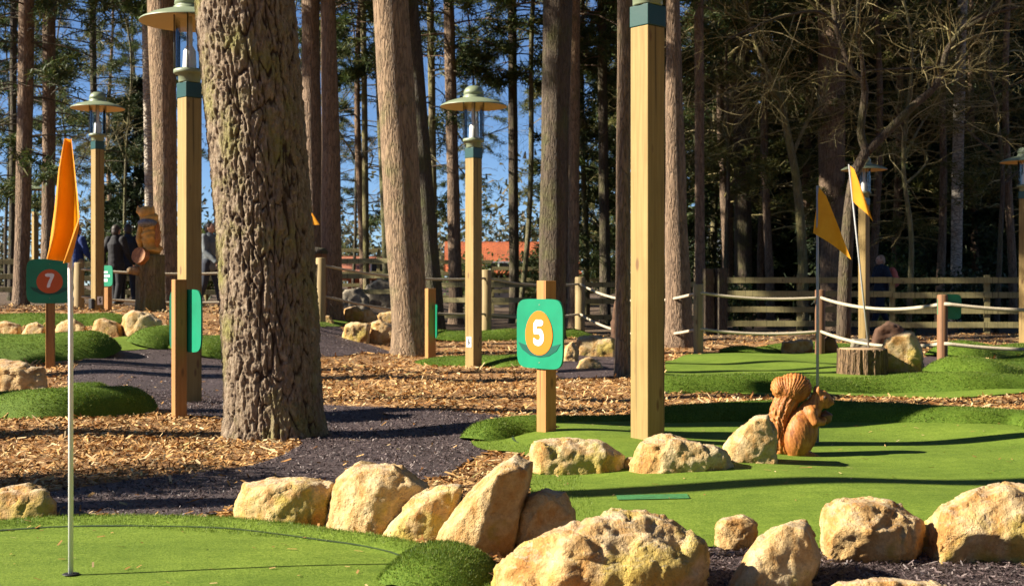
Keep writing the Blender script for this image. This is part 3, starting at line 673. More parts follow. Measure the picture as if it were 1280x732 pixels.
# ================================================================== LAMP POSTS
def make_lamp():
    """a square timber post of unit build, top of timber at 2.60 m"""
    t = thing('lamp_post', 'x', 'lamp')
    bm = bmesh.new(); box(bm, (0, 0, 1.2), (.150, .150, 2.80), bev=.006)
    for _ in range(3): pass
    obj('post', bm, M['post'], t)
    bm = bmesh.new(); box(bm, (0, 0, 2.665), (.158, .158, .130), bev=.005); obj('collar', bm, M['green_metal'], t)
    bm = bmesh.new()
    lathe(bm, [(0, 2.731), (.088, 2.731), (.092, 2.74), (.095, 2.80), (.128, 2.806), (.134, 2.812), (.134, 2.838), (.126, 2.844), (0, 2.844)], 32)
    obj('flange', bm, M['hat'], t, True)
    bm = bmesh.new(); lathe(bm, [(.118, 2.845), (.118, 3.30)], 32); obj('glass_cylinder', bm, M['glass'], t, True)
    bm = bmesh.new(); lathe(bm, [(0, 2.846), (.056, 2.846), (.058, 2.86), (.052, 3.0), (.026, 3.05), (.024, 3.30), (0, 3.30)], 24); obj('bulb_housing', bm, M['white'], t, True)
    for k in range(4):
        a = R(45+90*k+8); bm = bmesh.new(); r = bmesh.ops.create_cone(bm, cap_ends=True, segments=8, radius1=.006, radius2=.006, depth=.47)
        bmesh.ops.translate(bm, vec=(.128*math.cos(a), .128*math.sin(a), 3.075), verts=r['verts']); obj('rod', bm, M['rod'], t, True)
    bm = bmesh.new()
    lathe(bm, [(.13, 3.352), (.20, 3.340), (.33, 3.300), (.405, 3.262), (.418, 3.250), (.418, 3.244)], 48)
    h = obj('hat', bm, M['hat'], t, True)
    bm = bmesh.new(); lathe(bm, [(.417, 3.2435), (.40, 3.252), (.325, 3.290), (.20, 3.326), (.10, 3.336), (0, 3.336)], 48); obj('reflector', bm, M['hat_in'], h, True)
    bm = bmesh.new(); lathe(bm, [(.133, 3.345), (.133, 3.375), (.118, 3.380), (.118, 3.395), (.128, 3.40), (.122, 3.435), (.10, 3.475), (.06, 3.50), (0, 3.508)], 32); obj('dome', bm, M['hat'], h, True)
    return t
LAMP_KIDS = None
def dup(root, loc, rotz, label):
    r = root.copy(); COL.objects.link(r); r.location = loc; r.rotation_euler = (0, 0, rotz); r['label'] = label
    def rec(src, par):
        for ch in list(src.children):
            c = ch.copy(); COL.objects.link(c); c.parent = par; rec(ch, c)
    kids = [k for k in root.children]
    for ch in kids:
        c = ch.copy(); COL.objects.link(c); c.parent = r
        for g in list(ch.children):
            d = g.copy(); COL.objects.link(d); d.parent = c
    return r
bpy.context.view_layer.update()
lamp0 = make_lamp()
LG = 'timber lamp posts with round hats'
lamps = [  # px, d, z of base, label, yaw
    (809.5, 7.92, 0, 'tallest timber lamp post, its lantern out of the picture above, beside the knobbly rock', -50),
    (592, 16.0, 0, 'timber lamp post with a small white notice near its foot, standing in the woodchips', -45),
    (237, 10.9, 0, 'timber lamp post half hidden by the big pine trunk, standing on the path', -46),
    (122, 20.2, .56, 'timber lamp post behind the white flag pole, a black box at its foot', -45),
    (1281, 22.6, -.05, 'timber lamp post cut by the right edge of the picture', -45),
    (1080, 23.6, -.1, 'timber lamp post tangled behind the leaning flag and the bare branching tree', -45),
    (44, 38.0, .62, 'small far lamp post behind the left pine trunks', -45)]
LP = []
for k, (px, d, z, lab, yaw) in enumerate(lamps):
    x = (px-640)*d/F
    if k == 0: o = lamp0; o.location = (x, d, z); o.rotation_euler = (0, 0, R(yaw)); o['label'] = lab
    else: o = dup(lamp0, (x, d, z), R(yaw), lab)
    o['group'] = LG; LP.append(o)
def small_plate(par, face_yaw, z, w, h, mark=True):
    bm = bmesh.new(); box(bm, (0, 0, 0), (w, .006, h)); 
    p = obj('notice', bm, M['print_white'], par); 
    m = Matrix.Rotation(face_yaw, 4, 'Z') @ Matrix.Translation((0, -.0785, z)); p.matrix_local = m
    if mark:
        bm = bmesh.new(); box(bm, (0, 0, 0), (w*.5, .003, h*.16), rot=ry(35)); box(bm, (.0, -.0006, -h*.16), (w*.22, .003, h*.3)); ell(bm, (0, -.001, h*.24), (w*.16, .002, w*.16), seg=10)
        q = obj('symbol', bm, M['black'], p); q.location = (0, -.0048, 0)
    return p
small_plate(LP[1], 0, .31, .085, .13)
small_plate(LP[3], R(90), .22, .09, .13)
bm = bmesh.new(); box(bm, (0, -.10, .17), (.10, .06, .16), bev=.008); obj('socket_box', bm, M['black'], LP[3])

# ================================================================== SIGNS
def super_poly(w, h, e=5.0, n=64):
    return [(math.copysign(abs(math.cos(a))**(2/e), math.cos(a))*w/2, math.copysign(abs(math.sin(a))**(2/e), math.sin(a))*h/2) for a in [2*math.pi*k/n for k in range(n)]]
def plate(poly, y0, y1):
    """prism in the xz plane between y0 (front) and y1"""
    bm = bmesh.new(); a = [bm.verts.new((x, y0, z)) for x, z in poly]; b = [bm.verts.new((x, y1, z)) for x, z in poly]
    bm.faces.new(a); bm.faces.new(b[::-1])
    for i in range(len(a)):
        j = (i+1) % len(a); bm.faces.new((a[j], a[i], b[i], b[j]))
    bmesh.ops.recalc_face_normals(bm, faces=bm.faces); return bm
DIG = {  # stroke polygons of chunky hand cut numerals, unit box
 '5': [(-.40, .50), (.38, .50), (.36, .26), (-.14, .26), (-.16, .12), (-.02, .15), (.16, .15), (.34, .06), (.44, -.12), (.42, -.32), (.26, -.46), (.04, -.52), (-.22, -.50), (-.42, -.42), (-.42, -.18), (-.24, -.27), (-.04, -.30), (.10, -.26), (.15, -.17), (.10, -.08), (-.04, -.05), (-.20, -.07), (-.42, -.06)],
 '7': [(-.42, .50), (.42, .50), (.42, .28), (.26, .06), (.10, -.22), (.02, -.50), (-.28, -.50), (-.20, -.22), (-.06, .04), (.10, .26), (-.42, .26)],
}
def round_poly(p, it=1): return [tuple(q) for q in chaikin(p, it)]
def sign(px, py, post_h, label, board_yaw, post_yaw, num, disc, z_c, front=True, board_off=None, bs=.47, postw=.090, red=False, name='hole_sign', cat='sign', d=None):
    g = G(px, py) if d is None else P(px, py, d)
    t = thing(name, label, cat, g, 0, 'numbered hole signs')
    bm = bmesh.new(); box(bm, (0, 0, (post_h-.3)/2), (postw, postw, post_h+.3), rotz=post_yaw, bev=.004); obj('post', bm, M['sign_post'], t)
    # board stands flush with one face of the post
    piv = bpy.data.objects.new('board', bm_mesh(plate(super_poly(bs, bs*1.0, 6), -.007, .007))); COL.objects.link(piv); piv.parent = t
    piv.data.materials.append(M['board'])
    n = Vector((math.sin(board_yaw), -math.cos(board_yaw), 0)); piv.location = n*(postw/2+.009)+Vector((0, 0, z_c)); piv.rotation_euler = (0, 0, board_yaw)
    if num:
        if disc == 'acorn': dp = [(x*.125*(1+.10*(-z)), z*.142) for x, z in [(math.cos(a), math.sin(a)) for a in np.linspace(0, 2*math.pi, 49)[:-1]]]; dp = [(x*1.05, z+.005) for x, z in dp]
        else: dp = [(x*.135*(1+.06*(-z)), z*.13+.0) for x, z in [(math.cos(a), math.sin(a)) for a in np.linspace(0, 2*math.pi, 49)[:-1]]]
        # dark leaf behind the disc
        lf = [(-.205, -.058), (-.13, -.075), (0, -.080), (.13, -.075), (.205, -.058), (.165, -.105), (.09, -.140), (0, -.150), (-.09, -.140), (-.165, -.105)]
        link('leaf_mark', bm_mesh(plate(lf, -.0095, -.0065)), M['board_dark'], piv)
        link('disc_mark', bm_mesh(plate(dp, -.0120, -.0068)), M['red_orange' if red else 'orange'], piv)
        c = .165 if disc == 'acorn' else .155
        nm = [(x*c*.72, z*c+.008) for x, z in round_poly(DIG[num])]
        link('number_mark', bm_mesh(plate(nm, -.0145, -.0068)), M['print_white'], piv)
        for z in (.185, -.185):
            bm = bmesh.new(); ell(bm, (0, -.007, z), (.005, .003, .005), seg=10); obj('screw', bm, M['hat'], piv)
    return t
sign(683, 545, 1.0, 'bright green square sign with a white 5 on a golden acorn', R(-50), R(-50), '5', 'acorn', .66, bs=.445)
sign(63, 455, 1.0, 'shaded green sign with a white 7 on a red orange disc', R(13), R(13), '7', 'round', .90, red=True, d=13.9, bs=.48)
s3 = sign(224, 522, 1.04, 'sign seen from behind beside the big pine, its bright green back against the post', R(134), R(-57), None, None, .73)
s4 = sign(538, 447, .98, 'sign seen almost edge on beside the leaning grey pine, only a green strip showing', R(100), R(-64), None, None, .52, postw=.12)
s5 = sign(135, 395, .60, 'small far green sign with pale marks behind the lamp post on the left side', R(-30), R(-30), None, None, .66, d=21.0, bs=.34)
bm = bmesh.new()
for k, (x, z, w, h) in enumerate(((-.02, .06, .16, .03), (.01, 0, .20, .035), (-.01, -.07, .13, .05))): box(bm, (x, -.0085, z), (w, .003, h), bev=0)
obj('printed_mark', bm, M['print_white'], [c for c in s5.children if c.name.startswith('board')][0])
s6 = sign(1185, 460, .02, 'small green board fixed behind the red brown rope post', R(8), 0, None, None, .74, d=15.4, bs=.30, postw=.05)
s6['label'] = 'low green sign board seen just behind the red brown rope post'

# tee mat
g = G(811, 628)
tp = np.array([(g.x-.15, g.y-.06), (g.x+.18, g.y-.07), (g.x+.185, g.y+.06), (g.x-.145, g.y+.075)])
tm = sheet('tee_mat', tp, lambda x, y: rg_h(x, y)+.0045, .03, simple('emerald_tee_mat', (.03, .155, .04), .85, .35, 30, bstr=.8)); del tm['kind']
tag(tm, 'thin emerald tee mat lying on the green behind the largest boulder', 'tee mat')

# ================================================================== FLAGS
def flag_cloth(outline, depth_fn, nx=26, nz=30, thick=.002):
    """outline(u, v) -> (x, z); u across, v down"""
    V = []; Fc = []
    for j in range(nz+1):
        for i in range(nx+1):
            u, v = i/nx, j/nz; x, z = outline(u, v); V.append((x, depth_fn(u, v), z))
    for j in range(nz):
        for i in range(nx):
            a = j*(nx+1)+i; Fc.append((a, a+1, a+nx+2, a+nx+1))
    me = bpy.data.meshes.new('flag'); me.from_pydata(V, [], Fc); me.update(); return me
# near flag: pole foot at (88,722), hanging cloth, lower edge swings to the left of the pole and right of it
g = G(88.5, 722); s = g.y/F
t = thing('golf_flag', 'white pole with a limp golden flag in the near left green', 'golf flag', g, 0, 'golden flags on poles')
MB().tube([(0, 0, -.05), (0, 0, .85), (-.006, 0, 1.50)], [.0085, .0083, .008], 14).build('pole', M['white'], t)
bm = bmesh.new(); lathe(bm, [(0, .0135), (.026, .0135), (.029, .0150), (.025, .0165), (0, .0165)], 24); obj('cup', bm, M['black'], t, True)
def o1(u, v):
    L = [(79, 176), (70, 215), (64, 262), (57, 305), (57, 322)]; Rr = [(91, 176), (97, 212), (103, 250), (107, 275), (90, 330)]
    def at(p, v):
        f = v*(len(p)-1); i = min(int(f), len(p)-2); w = f-i; return p[i][0]*(1-w)+p[i+1][0]*w, p[i][1]*(1-w)+p[i+1][1]*w
    a, b = at(L, v), at(Rr, v)
    x = a[0]*(1-u)+b[0]*u; z = a[1]*(1-u)+b[1]*u
    return (x-88.5)*s+.019, (722-z)*s
link('flag_cloth', flag_cloth(o1, lambda u, v: -.055+(.014+.052*v)*math.cos(u*2*math.pi*1.45+.4)-.02*v*math.sin(u*13+2*v)*.6), M['flag'], t, True)
# far flag behind the squirrel
d2 = 8.15; s2 = d2/F; g = P(1022, 552, d2); g.z = float(terrain(g.x, g.y))
t = thing('golf_flag', 'thin pole with a golden flag rising behind the squirrel carving', 'golf flag', g, 0, 'golden flags on poles')
topz = 1+(358-232)*s2-g.z
MB().tube([(0, 0, -.05), (0, 0, topz)], [.0095, .0085], 12).build('pole', M['pole_grey'], t)
def o2(u, v):
    A = [(1022.5, 236), (1017, 290)]; B = [(1024, 234), (1056, 325)]
    # triangle-like droop: hoist from (1023,234) to (1017,290); fly corner (1056,322)
    hx, hz = 1023-6*v, 234+57*v; fx, fz = 1030+26*v, 246+79*v
    return (hx*(1-u)+fx*u-1022)*s2, (358-(hz*(1-u)+fz*u))*s2+1-g.z
link('flag_cloth', flag_cloth(o2, lambda u, v: -.01-.17*u*(.3+.7*v)+.025*math.sin(u*6+v*2)*v), M['flag'], t, True)
# leaning flag on the stump
d3 = 14.3; s3_ = d3/F
stx, sty = (1087.5-640)*s3_, d3
t = thing('golf_flag', 'leaning pole with a golden flag stuck in the log stump', 'golf flag', (stx, sty, 1+(358-441)*s3_), 0, 'golden flags on poles')
top = Vector(((1063-1088)*s3_, .05, (441-205)*s3_))
MB().tube([(0, 0, -.08), top], [.0105, .0095], 12).build('pole', M['pole_grey'], t)
def o3(u, v):
    ax, az = 1063.0+4.0*v, 207+44*v; bx_, bz_ = 1067+21*v, 212+66*v
    return (ax*(1-u)+bx_*u-1088)*s3_, (441-(az*(1-u)+bz_*u))*s3_
link('flag_cloth', flag_cloth(o3, lambda u, v: .0-.15*u*(.3+.7*v)+.03*math.sin(u*6+v)*v), M['flag'], t, True)
# small flag beyond the big pine
d4 = 21.0; s4_ = d4/F; g = P(384, 392, d4)
t = thing('golf_flag', 'tiny golden flag showing from behind the big pine', 'golf flag', g, 0, 'golden flags on poles')
MB().tube([(0, 0, -.05), (0, 0, (392-255)*s4_)], .011, 10).build('pole', M['white'], t)
link('flag_cloth', flag_cloth(lambda u, v: ((15*u*v+1)*s4_, (392-257-24*v)*s4_), lambda u, v: .02*math.sin(u*5)), M['flag'], t, True)

# ================================================================== SQUIRREL CARVING
g = G(1000, 574)
t = thing('squirrel_carving', 'carved wooden squirrel with a bushy tail holding a nut, on the green', 'carving', g, 0)
k = 1/217.0
def loc(cx, cy, y=0): return Vector(((940+cx/4.88-1000)*k, y, (575-(440+cy/4.88))*k))
bm = bmesh.new()
ell(bm, loc(300, 480), (.100, .088, .150), ry(8))            # trunk
ell(bm, loc(275, 510, -.045), (.086, .062, .135), ry(10))    # near haunch
ell(bm, loc(285, 510, .045), (.082, .060, .130), ry(10))
ell(bm, loc(345, 375), (.070, .066, .100), ry(28))           # chest
ell(bm, loc(385, 315), (.052, .050, .066), ry(40))           # neck
ell(bm, loc(425, 275), (.062, .050, .054), ry(12))           # head
ell(bm, loc(470, 292), (.036, .032, .030), ry(20))           # muzzle
ell(bm, loc(492, 303), (.016, .018, .015))
ell(bm, loc(452, 312, -.016), (.030, .020, .024)); ell(bm, loc(452, 312, .016), (.030, .020, .024))
for sy in (-1, 1):
    cap_tube(bm, [loc(402, 246, .030*sy), loc(396, 222, .036*sy), loc(404, 192, .038*sy)], [.018, .015, .005], 10)   # ears
    cap_tube(bm, [loc(352, 360, .055*sy), loc(372, 418, .066*sy), loc(425, 420, .04*sy), loc(446, 392, .018*sy)], [.034, .031, .022, .016], 12)  # arms
    ell(bm, loc(365, 640, .045*sy), (.050, .026, .018))      # feet
    ell(bm, loc(330, 635, .045*sy), (.06, .035, .03))
    for q in (-1, 0, 1): cap_tube(bm, [loc(385, 642, .045*sy+.014*q), loc(412, 648, .045*sy+.018*q)], [.010, .007], 8)
ell(bm, loc(265, 645), (.095, .085, .022))
me = voxel(bm_mesh(bm), .0062, 3)
nv = len(me.vertices)
for v in me.vertices:       # shallow chisel strokes and haunch line
    p = v.co; v.co = p+v.normal*(.0016*noise.noise(Vector((p.x*70, p.y*70, p.z*20)))-.0024*(1-abs(math.sin(p.x*150+p.z*45+4*noise.noise(p*8))))**4)
link('body', me, M['carved'], t, True)
for sy in (-1, 1):
    bm = bmesh.new(); ell(bm, loc(440, 264, .0455*sy), (.0105, .006, .0105), seg=12); obj('eye', bm, M['carved_dark'], t, True)
bm = bmesh.new(); ell(bm, loc(506, 300), (.007, .010, .007), seg=10); obj('nose', bm, M['carved_dark'], t, True)
path = catmull([loc(225, 640, .03), loc(168, 545, .025), loc(158, 430, .02), loc(185, 340, .02), loc(225, 270, .02), loc(250, 215, .02)], 10)
n = len(path); rad = np.interp(np.linspace(0, 1, n), [0, .12, .3, .5, .75, 1], [.045, .060, .064, .062, .070, .06])
mb = MB(); mb.tube(path, list(rad), 96, True, lambda a, tt: 1+.06*math.sin(13*a+7*tt)+.035*math.sin(29*a-10*tt))
bm = bmesh.new(); bm.from_mesh(mb.mesh())
ell(bm, loc(252, 212, .015), (.112, .084, .092), ry(-8), 40); ell(bm, loc(170, 205, .015), (.055, .066, .066), None, 28)
me = voxel(bm_mesh(bm), .0048, 1)
for v in me.vertices:
    p = v.co; c = Vector((loc(205, 300).x, 0, loc(205, 300).z)); a = math.atan2(p.z-c.z, p.x-c.x); r = math.hypot(p.z-c.z, p.x-c.x)
    w_ = min(1, max(0, (p.z-.30)/.06)); ph1 = a*54+r*25+p.y*60+4*noise.noise(p*13); ph2 = p.x*330+p.z*50+p.y*190+6*noise.noise(p*9)
    cut = (1-abs(math.sin(ph1*.5)))**3*w_+(1-abs(math.sin(ph2*.5)))**3*(1-w_)
    v.co = p-v.normal*((.0095*cut)-.003*noise.noise(p*60))
link('tail', me, M['carved'], t, True)
bm = bmesh.new(); ell(bm, loc(452, 395), (.040, .036, .040)); ell(bm, loc(452, 380), (.043, .040, .020)); ell(bm, loc(452, 358), (.008, .008, .014))
me = voxel(bm_mesh(bm), .005, 2); link('nut', me, simple('dark_stained_wood', (.13, .05, .02), .6, .4, 30, bstr=.4), t, True)

# ================================================================== LOG STUMP AND CARVED TREE STUMP
def bark_cyl(r0, r1, z0, z1, n=72, m=24, amp=.05, fr=13, seed=0, flare=.0):
    V = []; Fc = []
    for j in range(m+1):
        z = z0+(z1-z0)*j/m; r = r0+(r1-r0)*j/m+flare*max(0, 1-j/m*2.5)**2
        for i in range(n):
            a = 2*math.pi*i/n; w = noise.noise(Vector((math.cos(a)*3, math.sin(a)*3, z*2+seed)))
            rr = r*(1+amp*math.sin(fr*a+3*w)+amp*.6*w)
            V.append((rr*math.cos(a), rr*math.sin(a), z))
    for j in range(m):
        for i in range(n):
            a, b = j*n+i, j*n+(i+1) % n; Fc.append((a, b, b+n, a+n))
    Fc.append(tuple(m*n+i for i in range(n)))
    return V, Fc
g = P(1087.5, 473, 14.0); g.z = float(terrain(g.x, g.y))
t = thing('log_stump', 'short sawn log with furrowed bark and a pole stuck in its top', 'log', (g.x, 14.3, g.z))
mb = MB(); mb.add(*bark_cyl(.275, .265, -.05, .29, 120, 20, .045, 22, 3)); o = mb.build('bark_ring', m_bark('stump_bark', (.035, .02, .012), (.13, .08, .042), (.24, .165, .09), None, sc=20, zs=.2), t)
bm = bmesh.new(); lathe(bm, [(.255, .285), (.252, .296), (.12, .299), (0, .299)], 48); obj('sawn_top', bm, M['endgrain'], t, True)

g = P(188, 392, 21.5); g.z = float(terrain(g.x, g.y)); s = 21.5/F
t = thing('carved_stump', 'rough tree stump with a carved owl figure in orange wood on top', 'carving', g)
mb = MB(); mb.add(*bark_cyl(.235, .225, -.1, (392-322)*s, 64, 30, .05, 11, 8, .04)); mb.build('stump', M['bark_green'], t)
bm = bmesh.new()
def lc(px, py, y=0): return Vector(((px-188)*s, y, (392-py)*s))
ell(bm, lc(188, 300), (.165, .18, .26)); ell(bm, lc(187, 282), (.15, .16, .20)); ell(bm, lc(190, 316), (.17, .19, .12)) 
me = voxel(bm_mesh(bm), .018, 2)
for v in me.vertices: v.co += v.normal*(.025*noise.noise(v.co*8)+.012*math.sin(v.co.z*45+4*noise.noise(v.co*6)))
link('bird_body', me, M['carved_pale'], t, True)
bm = bmesh.new(); ell(bm, lc(183, 270), (.135, .14, .12)); cap_tube(bm, [lc(174, 268, -.02), lc(173, 262, -.02)], [.05, .02], 8); cap_tube(bm, [lc(191, 268, -.02), lc(192, 262, -.02)], [.05, .02], 8)
link('bird_head', voxel(bm_mesh(bm), .015, 2), M['carved_pale'], t, True)
bm = bmesh.new(); ell(bm, lc(186, 283, -.08), (.165, .15, .08)); link('feather_collar', voxel(bm_mesh(bm), .014, 1), M['carved_grey'], t, True)
bm = bmesh.new(); cap_tube(bm, [lc(177, 285, -.07), lc(176, 303, -.09), lc(178, 316, -.08)], [.04, .06, .025], 10); link('wing', voxel(bm_mesh(bm), .014, 1), M['carved_pale'], t, True)
bm = bmesh.new(); cap_tube(bm, [lc(198, 285, -.07), lc(199, 303, -.09), lc(197, 316, -.08)], [.04, .06, .025], 10); link('wing', voxel(bm_mesh(bm), .014, 1), M['carved'], t, True)
bm = bmesh.new(); r = bmesh.ops.create_cone(bm, cap_ends=True, segments=28, radius1=.15, radius2=.135, depth=.12); bmesh.ops.rotate(bm, cent=(0, 0, 0), matrix=Matrix.Rotation(R(78), 3, 'X') @ Matrix.Rotation(R(0), 3, 'Z'), verts=r['verts']); bmesh.ops.rotate(bm, cent=(0, 0, 0), matrix=Matrix.Rotation(R(-22), 3, 'Z'), verts=r['verts']); bmesh.ops.translate(bm, vec=lc(180, 324, -.20), verts=r['verts']); obj('sawn_face', bm, M['carved'], t)
bm = bmesh.new(); cap_tube(bm, [lc(176, 342, -.15), lc(169, 342, -.28)], [.08, .06], 14); obj('branch_stub', bm, M['endgrain'], t, True)

# ================================================================== ROPE FENCE POSTS AND ROPES
posts = [  # px, base py, top py, mat, label
    (99, 394, 328, 'pole_post', 'round rope post between the number 7 sign and the lamp post', 22.0),
    (401, 395, 322, 'pole_post', 'round rope post beside the reddish pine, beyond the big pine', 22.5),
    (608, 423, 337, 'pole_post', 'round rope post half hidden behind the middle lamp post', None),
    (725, 418, 346, 'pole_post', 'round rope post just right of the number 5 sign', None),
    (873, 442, 355, 'pole_post', 'round rope post just right of the tall lamp post', None),
    (1025, 443, 362, 'pole_red', 'round rope post behind the pole of the squirrel flag', None),
    (1178, 463, 368, 'pole_red', 'red brown rope post in front of the low green board', None),
    (1395, 465, 372, 'pole_post', 'rope post just outside the right edge', None)]
RP = []
for px, by, ty, mt, lab, d in posts:
    g = G(px, by) if d is None else P(px, by, d); d = g.y; h = (by-ty)*d/F
    r = 6.2*d/F if d > 17 else .062
    bm = bmesh.new(); lathe(bm, [(r, -.1), (r, h-.012), (r-.012, h), (0, h+.002)], 20)
    o = tag(obj('rope_post', bm, M[mt], None, True), lab, 'post', 'posts of the rope barrier'); o.location = g; RP.append((g, h))
def rope(a, b, sag, label, name='rope'):
    pts = [a.lerp(b, i/20)+Vector((0, 0, -sag*4*(i/20)*(1-i/20))) for i in range(21)]
    o = MB().tube(pts, .022, 10, True, lambda t_, s_: 1+.08*math.sin(3*t_+s_*260)).build(name, M['rope']); return tag(o, label, 'rope', 'ropes of the barrier')
spans = [(1, 2, 'beyond the leaning grey pine'), (2, 3, 'behind the number 5 sign'), (3, 4, 'behind the tall lamp post'), (4, 5, 'between the tall lamp post and the squirrel flag'), (5, 6, 'behind the log stump'), (6, 7, 'at the far right edge'), (0, 1, 'behind the carved stump and the big pine')]
for a, b, w in spans:
    (p, h), (q, h2) = RP[a], RP[b]
    for f, nm in ((.88, 'upper'), (.36, 'lower')):
        A = p+Vector((0, -.05, h*f)); B = q+Vector((0, -.05, h2*f)); rope(A, B, (.12 if f > .5 else .12)*(B-A).length/4, f'{nm} sagging cream rope {w}')

# ================================================================== POST AND RAIL FENCES
def rail_fence(A, B, posts_px, rails, ph, label, y_front=-.05):
    A, B = Vector(A), Vector(B)
    t = thing('rail_fence', label, 'fence', A, math.atan2((B-A).y, (B-A).x), 'timber rail fences')
    L = (B-A).xy.length; n = max(1, round(L/2.0))
    for k in range(n+1):
        x = L*k/n; wz = A.lerp(B, k/n); dz = float(terrain(wz.x, wz.y))-A.z
        bm = bmesh.new(); box(bm, (x, .05, dz+ph/2-.1), (.11, .11, ph+.2), bev=.006); obj('post', bm, M['fence'], t)
    for z in rails:
        for k in range(0, n, 2):
            x0, x1 = L*k/n, L*min(k+2, n)/n; wz = A.lerp(B, (k+1)/n); dz = float(terrain(wz.x, wz.y))-A.z
            bm = bmesh.new(); box(bm, ((x0+x1)/2, -.028, dz+z+random.uniform(-.012, .012)), (x1-x0-.012, .038, .12), rot=ry(random.uniform(-.25, .25)), bev=.005); obj('rail', bm, M['fence'], t)
    return t
def at(px, d): x = (px-640)*d/F; return (x, d, float(terrain(x, d)))
rail_fence(at(886, 27.0), at(1480, 25.5), 0, (.20, .50, .82, 1.10), 1.22, 'four rail timber fence on the right behind the ropes and the walker')
rail_fence(at(318, 33), at(880, 29.5), 0, (.30, .68, 1.06), 1.2, 'three rail fence in the middle, beyond the leaning grey pine and the ropes')
rail_fence(at(-160, 30), at(300, 31), 0, (.30, .62, .95), 1.12, 'dark rail fence on the left behind the number 7 sign')
rail_fence(at(330, 44), at(830, 44), 0, (.45, .85, 1.25, 1.65), 1.75, 'tall rail fence far off in front of the orange roofed building')
g = Vector(at(893, 26.2))
for px, lab in ((884, 'thick dark gate post beside the slender red pine, on its pale side'), (901, 'thick dark gate post at the start of the right rail fence')):
    g = Vector(at(px, 26.0)); bm = bmesh.new(); box(bm, (0, 0, .60), (.20, .20, 1.50), rotz=R(20), bev=.012); o = obj('gate_post', bm, M['bark_dark']); o.location = g; tag(o, lab, 'post', 'gate posts')
# litter bin beyond the big pine
g = P(394, 400, 24.0); g.z = float(terrain(g.x, g.y))
t = thing('litter_bin', 'brown wooden litter bin beside the reddish pine', 'bin', g)
bm = bmesh.new()
for k in range(16):
    a = 2*math.pi*k/16; box(bm, (.20*math.cos(a), .20*math.sin(a), .62), (.03, .07, 1.16), rotz=a, bev=.004)
lathe(bm, [(.185, .05), (.185, 1.18)], 24); obj('slatted_body', bm, M['pole_red'], t)
bm = bmesh.new(); lathe(bm, [(.24, 1.20), (.24, 1.25), (.18, 1.31), (0, 1.33)], 24); obj('lid', bm, M['bark_dark'], t, True)

# ================================================================== BUILDINGS FAR BACK
def gable(name, label, cat, loc, rz, w, dp, h, rh, wallm, roofm, wins=3, group=None):
    t = thing(name, label, cat, loc, rz, group)
    bm = bmesh.new(); v = [bm.verts.new(p) for p in ((-w/2, -dp/2, -.5), (w/2, -dp/2, -.5), (w/2, dp/2, -.5), (-w/2, dp/2, -.5), (-w/2, -dp/2, h), (w/2, -dp/2, h), (w/2, dp/2, h), (-w/2, dp/2, h), (-w/2, 0, h+rh), (w/2, 0, h+rh))]
    for f in ((0, 1, 5, 4), (2, 3, 7, 6), (1, 2, 6, 9, 5), (3, 0, 4, 8, 7)): bm.faces.new([v[i] for i in f])
    obj('wall', bm, wallm, t)
    for sy in (-1, 1):
        bm = bmesh.new(); a = math.atan2(rh, dp/2); L = math.hypot(rh, dp/2)+.4
        box(bm, (0, sy*(dp/4+.12), h+rh/2-.02), (w+.7, L, .10), rot=Matrix.Rotation(-sy*a, 3, 'X')); obj('roof', bm, roofm, t)
    for k in range(wins):
        x = -w/2+w*(k+.5)/wins
        bm = bmesh.new(); box(bm, (x, -dp/2-.02, 1.45), (1.25, .06, 1.15)); f = obj('window', bm, M['white'], t)
        bm = bmesh.new(); box(bm, (x-.29, -dp/2-.056, 1.45), (.52, .02, 1.0)); box(bm, (x+.29, -dp/2-.056, 1.45), (.52, .02, 1.0)); obj('pane', bm, M['black'], f)
    bm = bmesh.new(); box(bm, (w*.5-.9, -dp/2-.03, .98), (.95, .06, 2.05)); dd = obj('door', bm, M['green_metal'], t)
    bm = bmesh.new(); ell(bm, (w*.5-1.25, -dp/2-.09, 1.0), (.03, .03, .03), seg=8); obj('handle', bm, M['rod'], dd)
    return t
m_tile, nt, bs = mat_new('orange_clay_tiles'); br = nt.nodes.new('ShaderNodeTexBrick'); nt.links.new(coords(nt), br.inputs['Vector']); br.inputs['Scale'].default_value = 3.0
br.inputs['Color1'].default_value = (.55, .14, .04, 1); br.inputs['Color2'].default_value = (.38, .10, .035, 1); br.inputs['Mortar'].default_value = (.12, .035, .015, 1); br.inputs['Mortar Size'].default_value = .03
nt.links.new(mix(nt, .5, br.outputs[0], ramp(nt, noi(nt, coords(nt), 1.2, 4), [(.3, (.6, .6, .6)), (.7, (1.2, 1.1, 1.1))]), 'MULTIPLY'), bs.inputs['Base Color']); bs.inputs['Roughness'].default_value = .85; m_tile2 = simple('grey_slate', (.20, .22, .26), .7, .2, 3); m_cream = simple('cream_wall', (.55, .50, .42), .8, .1, 3); m_brick = simple('red_brick_wall', (.36, .13, .07), .85, .25, 10)
gable('clubhouse', 'low building with a bright orange tiled roof behind the middle trees', 'building', (-.1, 62, .15), R(4), 5.6, 5, 1.55, 1.35, m_cream, m_tile, 4)
gable('shed', 'pale building with a slate grey roof behind the slender pine and tall lamp post', 'building', (8.9, 66, .2), R(-8), 5.5, 5, 2.0, 1.3, m_cream, m_tile2, 2)
gable('shed', 'brick cabin seen between thin trunks beyond the leaning grey pine', 'building', (-5.8, 58, .15), R(6), 3.2, 3, 1.3, .8, m_brick, m_brick, 1)
gable('shed', 'brick cabin seen between trunks left of the right hand flags', 'building', (15.6, 74, .3), R(-12), 5.5, 4, 2.6, 1.3, m_brick, m_tile, 2)
